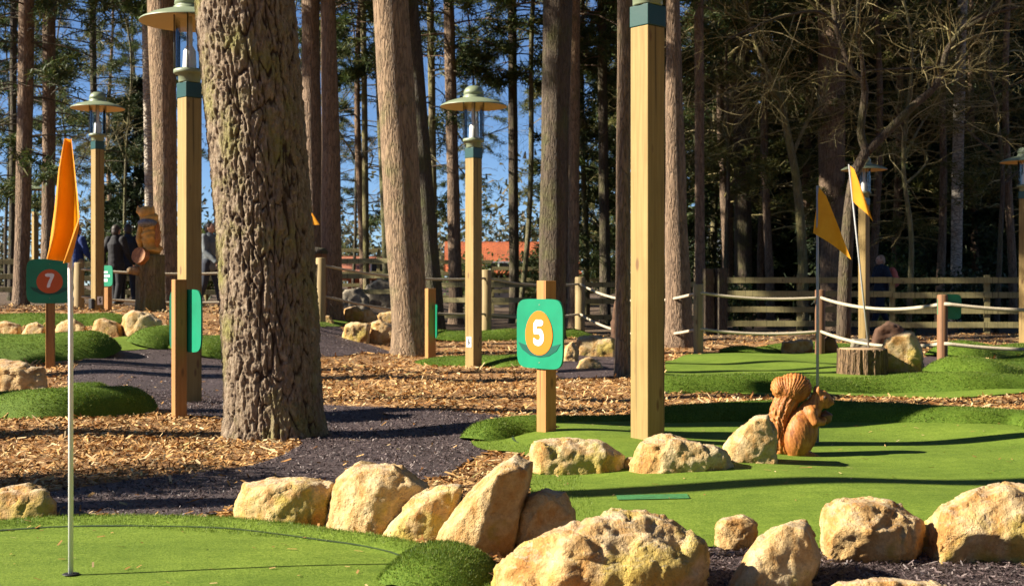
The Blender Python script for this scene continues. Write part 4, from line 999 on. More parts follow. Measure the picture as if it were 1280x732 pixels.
# parasol
g = Vector(at(876, 52))
t = thing('parasol', 'white parasol far off behind the slender red pine', 'parasol', g)
bm = bmesh.new(); lathe(bm, [(.03, -.2), (.03, 2.5), (0, 2.5)], 12); obj('pole', bm, M['white'], t)
bm = bmesh.new(); lathe(bm, [(1.35, 2.12), (1.36, 2.06), (1.30, 2.14), (.6, 2.45), (0, 2.62), ], 8); obj('canopy', bm, M['print_white'], t)

# ================================================================== PEOPLE
def cloth(name, c): return simple(name, c, .85, .12, 12, bstr=.2)
m_skin = simple('skin', (.50, .28, .19), .55, .06, 10, bstr=0)
def person(label, loc, rz, jacket, trousers, hair, h=1.70, stride=.25, arm_swing=.25, hold=None):
    s = h/1.70
    t = thing('person', label, 'person', loc, rz, 'people walking behind the fence'); t.scale = (s, s, s)
    hp = {1: Vector((.09, 0, .90)), -1: Vector((-.09, 0, .90))}
    kn = {}; an = {}
    for q in (1, -1):
        f = -stride*q; kn[q] = Vector((.095*q, f*.45-.03, .48)); an[q] = Vector((.095*q, f, .085 + (.05 if f > 0 else 0)))
    sh = {1: Vector((.185, .01, 1.40)), -1: Vector((-.185, .01, 1.40))}; el = {}; wr = {}
    for q in (1, -1):
        f = arm_swing*q; el[q] = Vector((.235*q, f*.35+.03, 1.12)); wr[q] = Vector((.22*q, f*.8-.09, .90))
    bm = bmesh.new()
    cap_tube(bm, [(0, 0, .90), (0, .01, 1.10), (0, .01, 1.32), (0, .005, 1.42)], [.125, .115, .135, .09], 16)
    cap_tube(bm, [(0, .005, 1.38), (0, -.015, 1.52)], [.058, .052], 12)
    ell(bm, (0, -.025, 1.60), (.075, .092, .108)); ell(bm, (0, -.06, 1.555), (.05, .05, .05))
    ell(bm, (0, -.118, 1.59), (.013, .020, .022), seg=10)
    for q in (1, -1):
        ell(bm, (.076*q, -.015, 1.595), (.012, .022, .032), seg=10)
        cap_tube(bm, [hp[q], kn[q], an[q]], [.085, .056, .040], 12)
        ell(bm, an[q]+Vector((0, -.07, -.05)), (.042, .12, .035), seg=12)
        cap_tube(bm, [sh[q], el[q], wr[q]], [.052, .042, .030], 12)
        hd = (wr[q]-el[q]).normalized(); c = wr[q]+hd*.05; ell(bm, c, (.018, .036, .045), seg=12)
        for j in range(4):
            b = c+Vector((0, -.025+.017*j, -.03)); cap_tube(bm, [b, b+Vector((-.006*q, -.004, -.035)), b+Vector((-.016*q, -.008, -.062+.006*abs(j-1)))], [.0095, .009, .0075], 8)
        b = c+Vector((0, -.035, .0)); cap_tube(bm, [b, b+Vector((-.008*q, -.022, -.028)), b+Vector((-.012*q, -.026, -.048))], [.011, .010, .008], 8)
    link('body', voxel(bm_mesh(bm), .0085, 2), m_skin, t, True)
    for q in (1, -1):
        bm = bmesh.new(); ell(bm, (.028*q, -.110, 1.612), (.010, .007, .008), seg=8); obj('eye', bm, M['black'], t, True)
    bm = bmesh.new(); ell(bm, (0, -.114, 1.553), (.022, .006, .006), seg=8); obj('mouth', bm, simple('lips', (.35, .12, .10), .5, .05, 5, bstr=0), t, True)
    bm = bmesh.new(); ell(bm, (0, .004, 1.625), (.088, .094, .100)); ell(bm, (0, .035, 1.57), (.078, .066, .09)); link('hair', voxel(bm_mesh(bm), .012, 2), hair, t, True)
    bm = bmesh.new()
    cap_tube(bm, [(0, 0, .86), (0, .01, 1.08), (0, .01, 1.30), (0, .005, 1.40)], [.165, .150, .165, .115], 16)
    for q in (1, -1): cap_tube(bm, [sh[q]+Vector((-.004*q, 0, .004)), el[q], wr[q]+Vector((0, 0, .02))], [.082, .064, .050], 12)
    cap_tube(bm, [(0, .01, 1.40), (0, 0, 1.47)], [.085, .075], 12)
    me = voxel(bm_mesh(bm), .012, 2)
    for v in me.vertices: v.co += v.normal*.006*noise.noise(v.co*14)
    link('jacket', me, jacket, t, True)
    bm = bmesh.new()
    for q in (1, -1): cap_tube(bm, [hp[q], kn[q], an[q]+Vector((0, 0, .03))], [.108, .075, .062], 12)
    ell(bm, (0, 0, .93), (.165, .125, .12)); link('trousers', voxel(bm_mesh(bm), .012, 2), trousers, t, True)
    for q in (1, -1):
        bm = bmesh.new(); ell(bm, an[q]+Vector((0, -.065, -.045)), (.052, .135, .045), seg=14); ell(bm, an[q]+Vector((0, .01, -.01)), (.05, .055, .055), seg=14); link('shoe', voxel(bm_mesh(bm), .012, 1), M['black'], t, True)
    return t
navy = cloth('navy_cloth', (.012, .018, .035)); blue = cloth('blue_cloth', (.012, .035, .16)); blk = cloth('black_cloth', (.012, .012, .015)); greyc = cloth('grey_cloth', (.13, .15, .16)); jean = cloth('dark_denim', (.02, .025, .04)); tan = cloth('khaki_cloth', (.30, .22, .12)); redc = cloth('red_cloth', (.62, .15, .10)); teal = cloth('teal_cloth', (.02, .05, .06))
hair_d = simple('dark_hair', (.03, .02, .015), .6, .3, 60); hair_l = simple('sandy_hair', (.36, .22, .14), .6, .2, 60)
d = 28.5; g = Vector(at(1101, d)); person('person in a navy coat with a red backpack, walking behind the right fence', g, R(-74), navy, jean, hair_l, 1.66)
bm = bmesh.new(); ell(bm, (0, .0, .0), (.17, .12, .25)); ell(bm, (0, .07, -.06), (.14, .10, .15)); me = voxel(bm_mesh(bm), .012, 2); bp = link('backpack', me, redc, None, True); tag(bp, 'red backpack on the back of the walker in a navy coat', 'backpack')
bp.location = g+Vector((.255, .02, 1.16)); bp.rotation_euler = (0, 0, R(-74))
d = 27.5; person('person in a blue jacket and pale trousers behind the number 7 sign', at(96, d), R(150), blue, tan, hair_d, 1.66, .12)
d = 27.0; person('person in black standing left of the carved stump', at(145, d), R(160), blk, blk, hair_d, 1.70, .1)
d = 28.6; person('person in a dark coat beside the one in black, left of the carved stump', at(160, d), R(205), navy, blk, hair_d, 1.76, .2)
d = 24.5; person('person in a grey jacket partly hidden by the big pine', at(262, d), R(70), greyc, jean, hair_d, 1.62, .2)
# ================================================================== TREES
rng = np.random.default_rng(11); random.seed(11)
def needle_mesh(C, D, K, L, W, spread=.8):
    n = len(C); C = np.repeat(C, K, 0); D = np.repeat(D, K, 0)
    d = D*.55+rng.normal(0, spread*.6, (n*K, 3)); d /= np.linalg.norm(d, axis=1)[:, None]
    sd = np.cross(d, rng.normal(0, 1, (n*K, 3))); sd /= np.linalg.norm(sd, axis=1)[:, None]+1e-9
    l = rng.uniform(.6, 1.3, n*K)[:, None]*L; w = rng.uniform(.6, 1.3, n*K)[:, None]*W
    c = C+rng.normal(0, L*.35, (n*K, 3))
    Vv = np.stack([c-sd*w, c+sd*w, c+d*l+sd*w*.3, c+d*l-sd*w*.3], 1).reshape(-1, 3)
    return mesh_np('needles', Vv, np.arange(len(Vv)).reshape(-1, 4))
def crown_proto(seed, H, z0, rmax, nb, K, L, W, shape='pine', dead=0, droop=.35, limb_r=.022, gap=0.0):
    rs = random.Random(seed); mb = MB(); C, D = [], []
    for k in range(nb):
        f = (k+rs.random())/nb; z = z0+(H-z0)*f; a = rs.uniform(0, 2*math.pi)
        if shape == 'pine': Lb = rmax*(.55+.45*math.sin(math.pi*min(1, .15+f*.95)))*rs.uniform(.5, 1.1)
        else: Lb = rmax*(1-f)**.7*rs.uniform(.7, 1.1)+.15
        up = rs.uniform(-.05, .35) if shape == 'pine' else rs.uniform(-.25, .15)
        ca, sa = math.cos(a), math.sin(a); bend = rs.uniform(-.35, .35)
        def pt(s): return Vector((ca*Lb*s-sa*bend*Lb*s*s, sa*Lb*s+ca*bend*Lb*s*s, z+up*Lb*s-droop*Lb*s*s*rs.uniform(.9, 1.1)))
        pts = [pt(i/6) for i in range(7)]
        mb.tube(pts, [limb_r*(1-.85*i/6)*(.6+Lb/rmax*.7) for i in range(7)], 5, False)
        bare = rs.random() < dead*(1-f)
        for j in range(rs.randint(5, 9)):
            s = rs.uniform(.25, 1.0); p = pt(s); b = a+rs.choice((-1, 1))*rs.uniform(.5, 1.2); l = Lb*.42*(1.1-s*.6)*rs.uniform(.5, 1.1)
            dv = Vector((math.cos(b), math.sin(b), rs.uniform(-.45, .25))).normalized()
            e = p+dv*l*.5+Vector((0, 0, rs.uniform(-.05, .05))); q = e+Vector((dv.x+rs.uniform(-.4, .4), dv.y+rs.uniform(-.4, .4), dv.z+rs.uniform(-.4, .3)))*l*.5
            mb.tube([p, e, q], [limb_r*.38, limb_r*.24, limb_r*.10], 4, False)
            if not bare:
                for u in np.arange(.25, 1.01, .22 if L > .1 else .16):
                    if rs.random() < gap: continue
                    cc = p.lerp(e, u*2) if u < .5 else e.lerp(q, u*2-1); C.append(cc[:]); D.append(dv[:])
        if not bare:
            for u in (.7, .85, 1.0): C.append(pt(u)[:]); D.append((ca, sa, .1))
    return mb.mesh('limbs'), needle_mesh(np.array(C), np.array(D), K, L, W)
def trunk_tube(pts, rads, n=10, rough=.05, seed=0):
    mb = MB(); mb.tube(pts, rads, n)
    me = mb.mesh('trunk')
    for v in me.vertices:
        q = Vector((v.co.x*4, v.co.y*4, v.co.z*.7+seed)); v.co.x += rough*noise.noise(q)*rads[0]*2; v.co.y += rough*noise.noise(q+Vector((7, 7, 7)))*rads[0]*2
    me.polygons.foreach_set('use_smooth', [True]*len(me.polygons)); return me
def setm(me, m): me.materials.clear(); me.materials.append(m); return me
CROWN = {}
def reg(k, mn, ml, *a, **kw):
    l, c = crown_proto(*a, **kw); setm(l, ml); setm(c, mn); CROWN[k] = (l, c)
reg('high_a', M['needle'], M['bark_red'], 1, 17, 8.0, 2.8, 46, 16, .22, .017, dead=.2)
reg('high_b', M['needle'], M['bark_red'], 2, 16, 6.5, 2.5, 44, 16, .22, .017, dead=.4)
reg('mid_a', M['needle'], M['bark_dark'], 3, 16, 2.8, 2.6, 60, 16, .19, .016, dead=.75, gap=.25)
reg('mid_b', M['needle'], M['bark_dark'], 4, 17, 3.4, 2.9, 60, 15, .20, .016, dead=.65, gap=.25)
reg('olive', M['needle_olive'], M['twig'], 5, 15, 2.6, 2.8, 60, 14, .18, .015, dead=.7, gap=.2)
reg('dense_a', M['needle_dark'], M['bark_dark'], 6, 8.5, .3, 2.3, 110, 13, .22, .026, shape='cone', droop=.3)
reg('dense_b', M['needle_dark'], M['bark_dark'], 7, 10, .6, 2.6, 120, 13, .22, .026, shape='cone', droop=.45)
reg('spruce', M['needle'], M['bark_dark'], 8, 15, 1.6, 2.2, 120, 12, .22, .022, shape='cone', droop=.5, gap=.15)
def add_shared(t, name, me, z=0, rz=0, sc=1.0):
    o = bpy.data.objects.new(name, me); COL.objects.link(o); o.parent = t; o.location = (0, 0, z); o.rotation_euler = (0, 0, rz); o.scale = (sc, sc, sc); return o

# ---- the big pine in front: real furrowed bark
def big_pine():
    n, m = 300, 640; H0 = 4.6
    base = G(343, 545); t = thing('scots_pine', 'thick pine trunk with deep furrowed bark and green algae, nearest the camera', 'tree', base)
    top_x = (310-640)*base.y/F-base.x; lean = top_x/(545/ (F/base.y))
    V = np.zeros((m*n, 3)); PL = np.zeros(m*n, np.float32); z = np.linspace(-.15, H0, m); ang = np.linspace(0, 2*math.pi, n, endpoint=False)
    r0 = .315
    k = 0
    for j in range(m):
        zz = z[j]; cx = lean*zz+.02*math.sin(zz*1.4); cy = .02*math.sin(zz*1.1+2)
        flare = .040*math.exp(-max(0, zz)/.12)
        for i in range(n):
            a = ang[i]; ca, sa = math.cos(a), math.sin(a)
            p = Vector((ca*r0*20, sa*r0*20, zz*3.3)); w = noise.noise_vector(p*.8)*.6
            v = noise.voronoi(p+w)[0]; e = min(1.0, (v[1]-v[0])/.15+1.2*max(0, noise.noise(p*.55+Vector((4, 4, 4)))-.12))
            plate_ = e*e*(3-2*e)
            p2 = Vector((ca*r0*46, sa*r0*46, zz*15)); f = noise.fractal(p2, .7, 2.0, 5)
            st = abs(noise.noise(Vector((ca*r0*42, sa*r0*42, zz*7))+w*2))
            low = noise.noise(Vector((ca*1.6, sa*1.6, zz*.9)))
            r = r0+flare*(1+.5*math.sin(5*a+1))+.012*low+.019*plate_+.0120*f-.009*(st < .10)*plate_-.006; PL[k] = plate_*(1-.4*(st < .12))
            V[k] = (cx+r*ca, cy+r*sa, zz); k += 1
    jj, iq = np.meshgrid(np.arange(m-1), np.arange(n), indexing='ij'); a = (jj*n+iq).ravel(); b = (jj*n+(iq+1) % n).ravel()
    me = mesh_np('trunk', V, np.stack([a, b, b+n, a+n], 1)); at_ = me.attributes.new('plate', 'FLOAT', 'POINT'); at_.data.foreach_set('value', PL); link('trunk', me, M['furrow'], t, True)
    pts = [Vector((lean*H0*.995, 0, H0-.1)), Vector((lean*9, .1, 9)), Vector((lean*17, .2, 17))]
    link('upper_trunk', trunk_tube(catmull(pts, 8), list(np.linspace(.31, .10, 17)), 16), M['bark_red'], t)
    l, c = CROWN['high_a']; add_shared(t, 'limbs', l, 0); add_shared(t, 'crown', c, 0)
big_pine()

TG = {}
def tree(label, px, py, ptop, w0, w1, bark, crown, d=None, H=16, n=22, group=None, name='pine_tree', sc=1.0, curve=0):
    g = G(px, py) if d is None else Vector(at(px, d)); d = g.y; s = d/F
    t = thing(name, label, 'tree', g, 0, group)
    ztop = 1+358*s-g.z; xt = (ptop-640)*s-g.x; lean = xt/ztop
    r0, r1 = w0*s/2, w1*s/2
    zs = [-.2, .0, .12, .4]+list(np.linspace(.9, H, 26))
    pts, rad = [], []
    for z in zs:
        pts.append((lean*z+curve*math.sin(z*.55), .05*math.sin(z*.4), z))
        r = r0+(r1-r0)*z/ztop; r = max(r, r0*.25); rad.append(r*(1+.28*math.exp(-max(0, z)/.16)))
    link('trunk', trunk_tube(pts, rad, n, .05, px), M[bark] if isinstance(bark, str) else bark, t)
    l, c = CROWN[crown]; rz = random.uniform(0, 6.28)
    for nm, me in (('limbs', l), ('crown', c)):
        o = add_shared(t, nm, me, 0, rz, sc); o.location = (lean*9, 0, 0)
    return t
tree('leaning grey brown pine with smooth bark in the middle, behind the edge on sign', 514, 444, 488, 46, 45, 'bark_grey', 'high_a')
tree('reddish pine beside the litter bin, beyond the big pine', 415, 391, 410, 26, 19, 'bark_red', 'high_b', d=25)
tree('dark purplish pine just right of the big pine trunk', 391, 388, 388, 25, 22, 'bark_red', 'high_a', d=27)
tree('dark pine trunk directly behind the number 5 sign', 689, 422, 697, 32, 36, 'bark_dark', 'high_b', d=23.5)
tree('slender rough pine hugging the left side of the tall lamp post', 778, 471, 781, 19, 18, 'bark_grey', 'high_b', d=14.3, H=14)
tree('rough reddish pine just right of the tall lamp post', 849, 433, 841, 34, 17, 'bark_red', 'high_a')
tree('slender red trunked pine right of the tall lamp post', 876, 392, 874, 13, 11, 'bark_red', 'high_b', d=28)
tree('stout purplish pine behind the two right hand flags', 1042, 402, 1040, 30, 34, 'bark_red', 'high_b', d=30)
tree('pale barked birch standing behind the low green board', 1194, 400, 1203, 15, 12, 'bark_birch', 'high_b', d=30, name='birch_tree')
tree('red brown pine with a sunlit edge near the left border', 26, 392, 33, 19, 19, 'bark_red', 'mid_a', d=29)
tree('plain reddish pine right behind the white flag pole', 59, 388, 61, 16, 16, 'bark_red', 'mid_b', d=31)
tree('nearly black thin pine at the very left edge', 14, 388, 17, 9, 8, 'bark_dark', 'mid_a', d=36)
tree('grey pine behind the carved stump', 209, 388, 201, 26, 34, 'bark_grey', 'high_a', d=26)
tree('pale flaky trunk just left of the grey pine behind the carved stump', 188, 386, 182, 11, 11, 'bark_birch', 'high_b', d=29)
tree('dark trunk hidden behind the leaning grey brown pine', 545, 424, 512, 24, 22, 'bark_dark', 'high_b', d=26)
tree('thin dark pine behind the lamp post on the left side', 118, 384, 116, 9, 8, 'bark_dark', 'mid_b', d=40)
tree('dark thick pine in the shade between the thin red pine and the right flags', 930, 398, 926, 22, 20, 'bark_dark', 'high_b', d=36)
tree('second dark pine in the shade right of the red trunked one', 908, 396, 914, 15, 14, 'bark_red', 'high_b', d=40)
tree('greenish thin trunk just left of the leaning pine, with algae', 485, 386, 470, 10, 9, 'bark_green', 'high_b', d=36)
tree('pale greenish pole of a tree beyond the rail fence in the middle', 458, 386, 454, 8, 7, 'bark_green', 'high_b', d=38)
tree('greenish straight trunk right of the leaning grey brown pine', 544, 388, 538, 9, 9, 'bark_green', 'mid_a', d=34)
tree('slim brown trunk behind the round hat of the middle lamp post', 570, 392, 561, 17, 13, 'bark_red', 'high_b', d=33)
tree('mossy sapling leaning to the right beside the dark pine', 648, 388, 672, 7, 6, 'bark_green', 'high_b', d=34, curve=.12)
tree('black trunk left of the dark pine behind the number 5 sign', 643, 392, 640, 13, 11, 'bark_dark', 'high_b', d=35)
tree('pale brown trunk right of the dark pine behind the number 5 sign', 716, 400, 719, 14, 13, 'bark_grey', 'high_a', d=30)
tree('dark red trunk close behind the pale brown trunk', 704, 396, 706, 12, 12, 'bark_red', 'high_b', d=33)
tree('dark slim pine left of the slender rough pine', 757, 392, 752, 13, 11, 'bark_dark', 'high_b', d=34)
tree('dark red pine behind the post of the far right lamp', 1232, 396, 1236, 14, 13, 'bark_red', 'mid_b', d=38)
tree('grey pine at the far right edge', 1266, 396, 1268, 13, 12, 'bark_grey', 'mid_a', d=36)

# ---- dense young conifers, dark mass on the right
DN = [(1110, 36, 'dense_b'), (1165, 35, 'dense_a'), (1225, 34, 'dense_b'), (1285, 36, 'dense_a'), (1345, 35, 'dense_b'), (1140, 41, 'spruce'), (1200, 42, 'spruce'), (1262, 43, 'dense_b'), (1070, 42, 'dense_a'), (1020, 44, 'dense_b'), (975, 43, 'dense_a'), (1320, 44, 'spruce'), (1090, 50, 'spruce'), (990, 52, 'spruce'), (905, 50, 'dense_a'), (170, 46, 'dense_a')]
zone = ['behind the low green board and right fence', 'behind the two right hand flags', 'behind the tall lamp post', 'in the middle behind the round hat of the lamp', 'behind the carved stump']
for px, d, kx in DN:
    zi = 0 if px > 1095 else 1 if px > 940 else 2 if px > 700 else 3 if px > 400 else 4
    g = Vector(at(px, d)); nm = {'dense_a': 'bushy low dark conifer', 'dense_b': 'broad drooping dark conifer', 'spruce': 'tall narrow spruce'}[kx]
    t = thing('conifer', f'{nm} {zone[zi]}', 'tree', g, random.uniform(0, 6.28), f'{nm}s {zone[zi]}')
    sc = random.uniform(.9, 1.15); H = {'dense_a': 8.5, 'dense_b': 10, 'spruce': 15}[kx]
    l, c = CROWN[kx]; add_shared(t, 'limbs', l, 0, 0, sc); add_shared(t, 'crown', c, 0, 0, sc)
    link('trunk', trunk_tube([(0, 0, -.2), (0, 0, H*.5*sc), (0, 0, H*.97*sc)], [.13, .09, .02], 9), M['bark_dark'], t)

# ---- far pines of the wood
FT = {}
for k, (r, b) in enumerate(((.10, 'bark_dark'), (.13, 'bark_red'), (.16, 'bark_dark'), (.11, 'bark_green'), (.14, 'bark_grey'))):
    FT[k] = setm(trunk_tube([(.10*math.sin(z*.5+k), .1*math.cos(z*.4+k), z) for z in np.linspace(-.3, 16.5, 20)], list(np.linspace(r*1.1, r*.3, 20)), 9, .08, k), M[b])
used = []
def far_tree(px, d, tk, ck, sc):
    g = Vector(at(px, d))
    kinds = ['thin dark', 'red brown', 'thick dark', 'greenish', 'grey']
    z = ('left of the carved stump', 'just right of the big pine', 'around the middle lamp post', 'just left of the tall lamp post', 'left of the squirrel flag', 'right of the squirrel flag')
    zi = 0 if px < 250 else 1 if px < 490 else 2 if px < 680 else 3 if px < 800 else 4 if px < 1022 else 5
    lab = f'{kinds[tk]} pine far back in the wood, {z[zi]}'
    t = thing('pine_tree', lab, 'tree', g, random.uniform(0, 6.28), f'{kinds[tk]} far pines {z[zi]}'); t.scale = (sc, sc, sc*random.uniform(.95, 1.1))
    add_shared(t, 'trunk', FT[tk]); l, c = CROWN[ck]; rz = random.uniform(0, 6.28); add_shared(t, 'limbs', l, 0, rz); add_shared(t, 'crown', c, 0, rz)
for i in range(50):
    for _ in range(40):
        d = random.uniform(37, 85); px = random.uniform(-120, 1400) if random.random() < .35 else random.uniform(640, 1400)
        if all(abs(px-p) > 9 for p, _ in used) and not (565 < px < 700 and d < 66): break
    used.append((px, d))
    right = px > 640
    ck = random.choice(('mid_a', 'mid_b', 'olive', 'high_b') if not right else ('mid_a', 'mid_b', 'olive', 'mid_b', 'spruce'))
    far_tree(px, d, random.choice((0, 1, 1, 2, 3, 4)), ck, random.uniform(.85, 1.15))

for px, d, sc in ((905, 37, 1.0), (1010, 39, 1.05), (1120, 34, .95), (1185, 36, 1.0), (1255, 37, .9), (960, 31, .8), (1095, 30, .75), (1175, 31, .8), (1262, 30, .75), (1215, 33, .8)): far_tree(px, d, 1, 'olive', sc)
# ---- bare branching broadleaf trees
def bare_tree(label, stems, d, bark='bark_green', seed=0, tw=4, dens=1.0, name='bare_tree', group=None, loc_px=None, twl=1.0):
    """stems: list of (pixel path, r0, r1)"""
    rs = random.Random(seed); base = Vector(at(*(loc_px or stems[0][0][0][:1]), d)) if False else Vector(at(stems[0][0][0][0], d))
    t = thing(name, label, 'tree', base, 0, group); s = d/F
    trunk = MB(); twigs = MB()
    def grow_(p, dv, L, r, lev):
        n = 5; pts = [p]; q = p
        for i in range(n):
            dv = (dv+Vector((rs.gauss(0, .22), rs.gauss(0, .22), rs.gauss(-.01, .20)))).normalized(); q = q+dv*L/n; pts.append(q)
        twigs.tube(pts, [max(.0028, r*(1-.75*i/n)) for i in range(n+1)], 5 if lev < 2 else 4, False)
        if lev < tw:
            for i in range(rs.randint(2, 4) if lev < 2 else rs.randint(1, 3)):
                k = rs.randint(1, n); dd = (pts[k]-pts[k-1]).normalized(); ax = Vector((rs.gauss(0, 1), rs.gauss(0, 1), rs.gauss(0, 1))).normalized()
                nd = (Quaternion(ax, rs.uniform(.4, 1.1)) @ dd); nd.z += rs.uniform(-.15, .15)
                grow_(pts[k], nd.normalized(), L*rs.uniform(.5, .8), r*.58, lev+1)
    for k, (px, r0, r1) in enumerate(stems):
        pts = []
        for i, q in enumerate(px):
            dd = q[2] if len(q) > 2 else 0
            w = P(q[0], q[1], d)-base; w.y += dd; pts.append(w)
        if k == 0: pts[0].z = min(pts[0].z, 0)-.1
        c = catmull(pts, 6); rad = list(np.linspace(r0, r1, len(c)))
        me = MB(); me.tube(c, rad, 12); trunk.add(me.V, me.F)
        for i in range(int(len(c)*dens)):
            if k == 0 and i < len(c)*.45: continue
            j = rs.randrange(len(c)//3 if k else len(c)//2, len(c)); dd = (c[min(j+1, len(c)-1)]-c[j-1]).normalized()
            ax = Vector((rs.gauss(0, 1), rs.gauss(0, 1), rs.gauss(0, 1))).normalized(); nd = Quaternion(ax, rs.uniform(.6, 1.3)) @ dd
            grow_(c[j], nd.normalized(), rs.uniform(.7, 1.7)*twl, min(rad[j]*.4, .015), 1)
    trunk.build('trunk', M[bark], t); twigs.build('twigs', M['twig'], t)
bare_tree('bare branching tree with a forked mossy trunk behind the two right hand flags',
    [([(1054, 424), (1057, 330), (1063, 255), (1070, 215), (1083, 188)], .13, .085),
     ([(1083, 190), (1076, 164), (1081, 109), (1066, 90), (1056, 68), (1043, 20), (1042, -60)], .075, .035),
     ([(1081, 115), (1072, 80, -.3), (1062, 30, -.5), (1066, -50, -.7)], .045, .025),
     ([(1083, 190), (1114, 160), (1141, 133), (1168, 109), (1178, 85), (1185, 61), (1209, 31), (1240, 10), (1262, -20)], .078, .032),
     ([(1205, 36), (1240, 20, -.4), (1290, 18, -.8)], .04, .02),
     ([(1178, 85), (1120, 92, -.5), (1060, 100, -1.0)], .030, .012),
     ([(1045, 30), (1010, 22, -.5), (950, 40, -1.0), (890, 70, -1.4)], .035, .012)], 23.0, seed=4, dens=.45, tw=4, bark='bark_dark')
bare_tree('bare tree with a pale brown curved trunk left of the squirrel flag',
    [([(1004, 398), (1003, 320), (996, 230), (985, 170), (974, 115)], .12, .07),
     ([(974, 118), (950, 70), (935, 20), (930, -40)], .055, .03), ([(990, 195), (1010, 150), (1030, 120), (1050, 60)], .05, .02),
     ([(976, 125), (940, 110, -.8), (890, 130, -1.4), (850, 150, -2.)], .035, .012)], 29.0, seed=9, dens=.9, tw=3)
BT = [(905, 31, 'bare scrubby tree right of the slender red pine'), (1135, 27, 'bare scrubby tree behind the walker in the navy coat'), (1245, 28, 'bare scrubby tree in front of the dark conifers near the right lamp post'), (850, 36, 'bare slim tree behind the reddish pine by the tall lamp post'), (598, 40, 'bare slim tree behind the middle lamp post'), (350, 44, 'bare slim tree hidden mostly behind the big pine'), (440, 46, 'bare slim tree beyond the reddish pine and the grey boulders'), (160, 44, 'bare slim tree above the two dark dressed people'), (90, 50, 'bare slim tree behind the person in blue'), (735, 42, 'bare slim tree between the pale brown trunk and the tall lamp post'), (500, 50, 'bare slim tree seen past the leaning grey brown pine')]
for k, (px, d, lab) in enumerate(BT):
    rs = random.Random(k); a = px+rs.uniform(-8, 8); u = 34/d
    bare_tree(lab, [([(px, 380), (px+rs.uniform(-6, 6), 300), (a, 200), (a+rs.uniform(-20, 20), 60), (a+rs.uniform(-30, 30), -60)], .065, .02),
        ([(a, 200), (a+30*u*rs.choice((-1, 1)), 140, rs.uniform(-.6, .6)), (a+70*u*rs.choice((-1, 1)), 70, -1)], .035, .012),
        ([(a-1, 235), (a+28*u*rs.choice((-1, 1)), 190, rs.uniform(-.6, .6)), (a+60*u*rs.choice((-1, 1)), 160, -1)], .03, .01)], d, seed=40+k, dens=1.3, tw=3, bark='bark_green' if k % 2 else 'bark_dark')

# ---- shrubs
def bush(label, px, d, r, h, mat, n=2600, name='shrub', leaf=.06):
    g = Vector(at(px, d)); t = thing(name, label, 'shrub', g)
    mb = MB(); rs = random.Random(int(px)); C = []
    for k in range(26):
        a = rs.uniform(0, 6.28); e = Vector((math.cos(a)*r*rs.uniform(.2, .9), math.sin(a)*r*rs.uniform(.2, .9), h*rs.uniform(.5, 1)))
        pts = catmull([(0, 0, -.05), e*.5+Vector((0, 0, h*.12)), e], 4); mb.tube(pts, list(np.linspace(.015, .004, len(pts))), 5, False); C += [p for p in pts[2:]]
    mb.build('stems', M['twig'], t)
    C = np.array([c[:] for c in C]); i = rng.integers(0, len(C), n); c = C[i]+rng.normal(0, r*.16, (n, 3)); c[:, 2] = np.abs(c[:, 2])
    u = rng.normal(0, 1, (n, 3)); u /= np.linalg.norm(u, axis=1)[:, None]; v = np.cross(u, rng.normal(0, 1, (n, 3))); v /= np.linalg.norm(v, axis=1)[:, None]
    l = rng.uniform(.6, 1.3, (n, 1))*leaf
    V = np.stack([c-u*l, c+v*l*.45, c+u*l, c-v*l*.45], 1).reshape(-1, 3); link('foliage', mesh_np('f', V, np.arange(len(V)).reshape(-1, 4)), mat, t); return t
bush('bright green bush behind the two dark dressed people', 152, 34, 1.0, 1.9, M['leaf_bush'])
bush('green bush between the rear lamp post and the big pine', 258, 33, .9, 1.9, M['leaf_bush'])
bush('bush with lit tips beside the walker in the navy coat', 1120, 32, .9, 2.1, M['leaf_bush'], 1600)
bush('light green shrub in front of the orange roofed building, seen between trunks', 590, 50, 1.4, 2.1, M['leaf_bush'], 2200, leaf=.09)
bush('yellowish green shrub in front of the orange roofed building, beside the dark pine', 660, 52, 1.2, 2.3, M['leaf_bush'], 2200, leaf=.09)
bush('leafy shrub by the start of the right rail fence', 925, 28.6, .6, 1.2, M['leaf_bush'], 900)
bush('small yellowish shrub behind the right rail fence', 1140, 27.4, .5, .9, M['leaf_bush'], 700)
bush('dark shrub behind the right rail fence near the low green board', 1215, 29, .9, 1.4, M['needle_dark'], 1800)

bush('unseen leafy shrub added beyond the left edge to shade the woodchips', -879, 5.85, .55, 2.7, M['leaf_bush'], 5200)  # added out of view, sized so its shadow falls on the left woodchips
# ---- far wood that closes the view
n = 60000; px = rng.uniform(-500, 1800, n); d = rng.uniform(92, 135, n); x = (px-640)*d/F
top = 6.5+2.2*np.sin(px*.013)+1.6*np.sin(px*.037+2)+np.where(px > 700, 3.0, 0)
cl = rng.integers(0, 420, n); cxp = rng.uniform(-500, 1800, 420)[cl]; cd = rng.uniform(92, 135, 420)[cl]; cz = rng.uniform(.05, .95, 420)[cl]
x = (cxp-640)*cd/F+rng.normal(0, 1.5, n); y = cd+rng.normal(0, 1.5, n); z = .5+cz*top*rng.uniform(.6, 1.05, n)+rng.normal(0, .8, n)
C = np.stack([x, y, np.maximum(z, .3)], 1); D = rng.normal(0, 1, (n, 3)); D /= np.linalg.norm(D, axis=1)[:, None]
fw = link('distant_woods', needle_mesh(C, D, 1, .55, .13), M['far_leaf']); tag(fw, 'hazy olive and brown mass of distant woodland closing the view', kind='stuff')

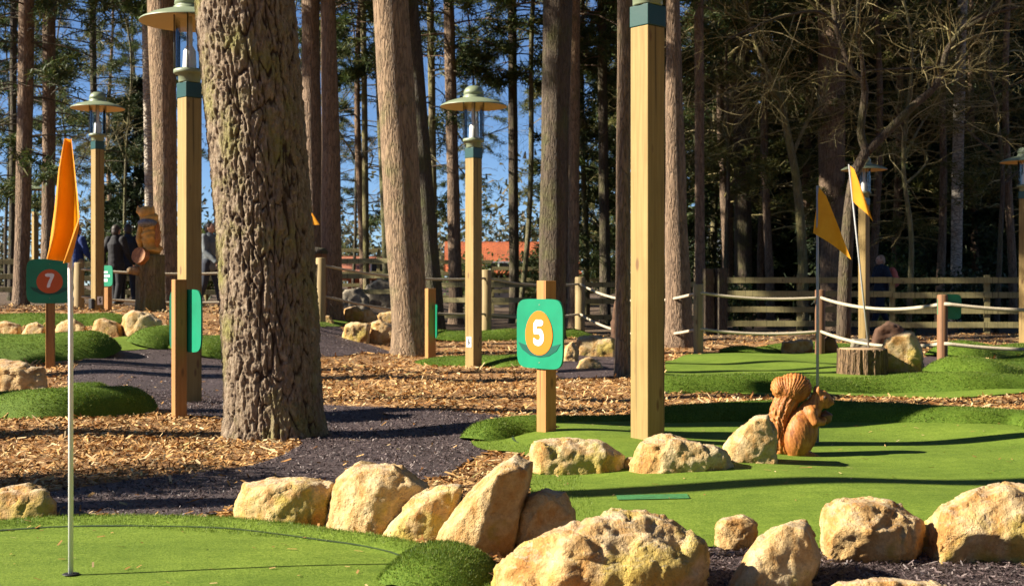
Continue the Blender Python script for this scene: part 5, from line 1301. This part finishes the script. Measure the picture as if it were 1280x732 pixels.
# ---- trees just outside the picture on the sunny side, whose shadows lie across the course
OFF = [(-6.4, 5.1, .14, 'high_a'), (-9.5, 7.6, .22, 'high_b'), (-8.2, 9.1, .17, 'high_b'), (-11.5, 12.2, .24, 'high_a'), (-9.3, 13.5, .18, 'high_b'), (-12, 20.5, .2, 'high_a'), (-16, 23, .2, 'high_b'), (-18, 27, .22, 'high_b'), (-22, 33, .22, 'high_b')]
for x, y, r, ck in OFF:
    t = thing('pine_tree', 'pine standing beyond the left edge of the picture', 'tree', (x, y, float(terrain(x, y))), 0, 'pines beyond the left edge')
    up = 5.0 if x > -17 else 2.0
    link('trunk', trunk_tube([(.1*math.sin(z*.4+x), 0, z) for z in np.linspace(-.2, 16.5+up, 20)], list(np.linspace(r, r*.35, 20)), 14), M['bark_red'], t)
    l, c = CROWN[ck]; rz = random.uniform(0, 6.28); add_shared(t, 'limbs', l, up, rz); add_shared(t, 'crown', c, up, rz)

# ---- unseen trees of the wood, added round the camera so crowns block sky fill
for x, y, r, ck in [(-3, -7, .25, 'mid_a'), (2, -6, .22, 'mid_b'), (6, -5, .24, 'mid_a'), (10, -1, .24, 'mid_b'), (9, 4, .22, 'mid_a'), (12, 7, .24, 'mid_b'), (10, 11, .22, 'high_b'), (13, 14, .24, 'mid_a'), (15, 3, .24, 'mid_a'), (5, -11, .24, 'mid_b'), (-2, -13, .24, 'mid_a'), (12, -7, .22, 'mid_a'), (-7, -14, .24, 'mid_b'), (17, 9, .2, 'mid_b'), (15, 19, .22, 'high_a'), (8.6, -9, .2, 'spruce'), (0, -17, .2, 'spruce'), (18, -2, .2, 'spruce'), (8.5, 1.5, .2, 'mid_a'), (7.4, -2.5, .2, 'mid_b'), (11, -4, .2, 'spruce'), (3.5, -3.5, .22, 'high_b'), (14, 11, .2, 'spruce'), (12.5, 1.5, .2, 'spruce'), (-1.5, -4.5, .2, 'high_a'), (-5, -10, .2, 'mid_a'), (9.5, 8.5, .2, 'mid_b')]:
    t = thing('pine_tree', 'unseen pine added round the back of the clearing to hold off sky light', 'tree', (x, y, float(terrain(x, y))), 0, 'unseen pines added to cut sky light')
    link('trunk', trunk_tube([(.1*math.sin(z*.4+x), 0, z) for z in np.linspace(-.2, 16.5, 20)], list(np.linspace(r, r*.35, 20)), 14), M['bark_red'], t)
    l, c = CROWN[ck]; rz = random.uniform(0, 6.28); add_shared(t, 'limbs', l, 0, rz); add_shared(t, 'crown', c, 0, rz)
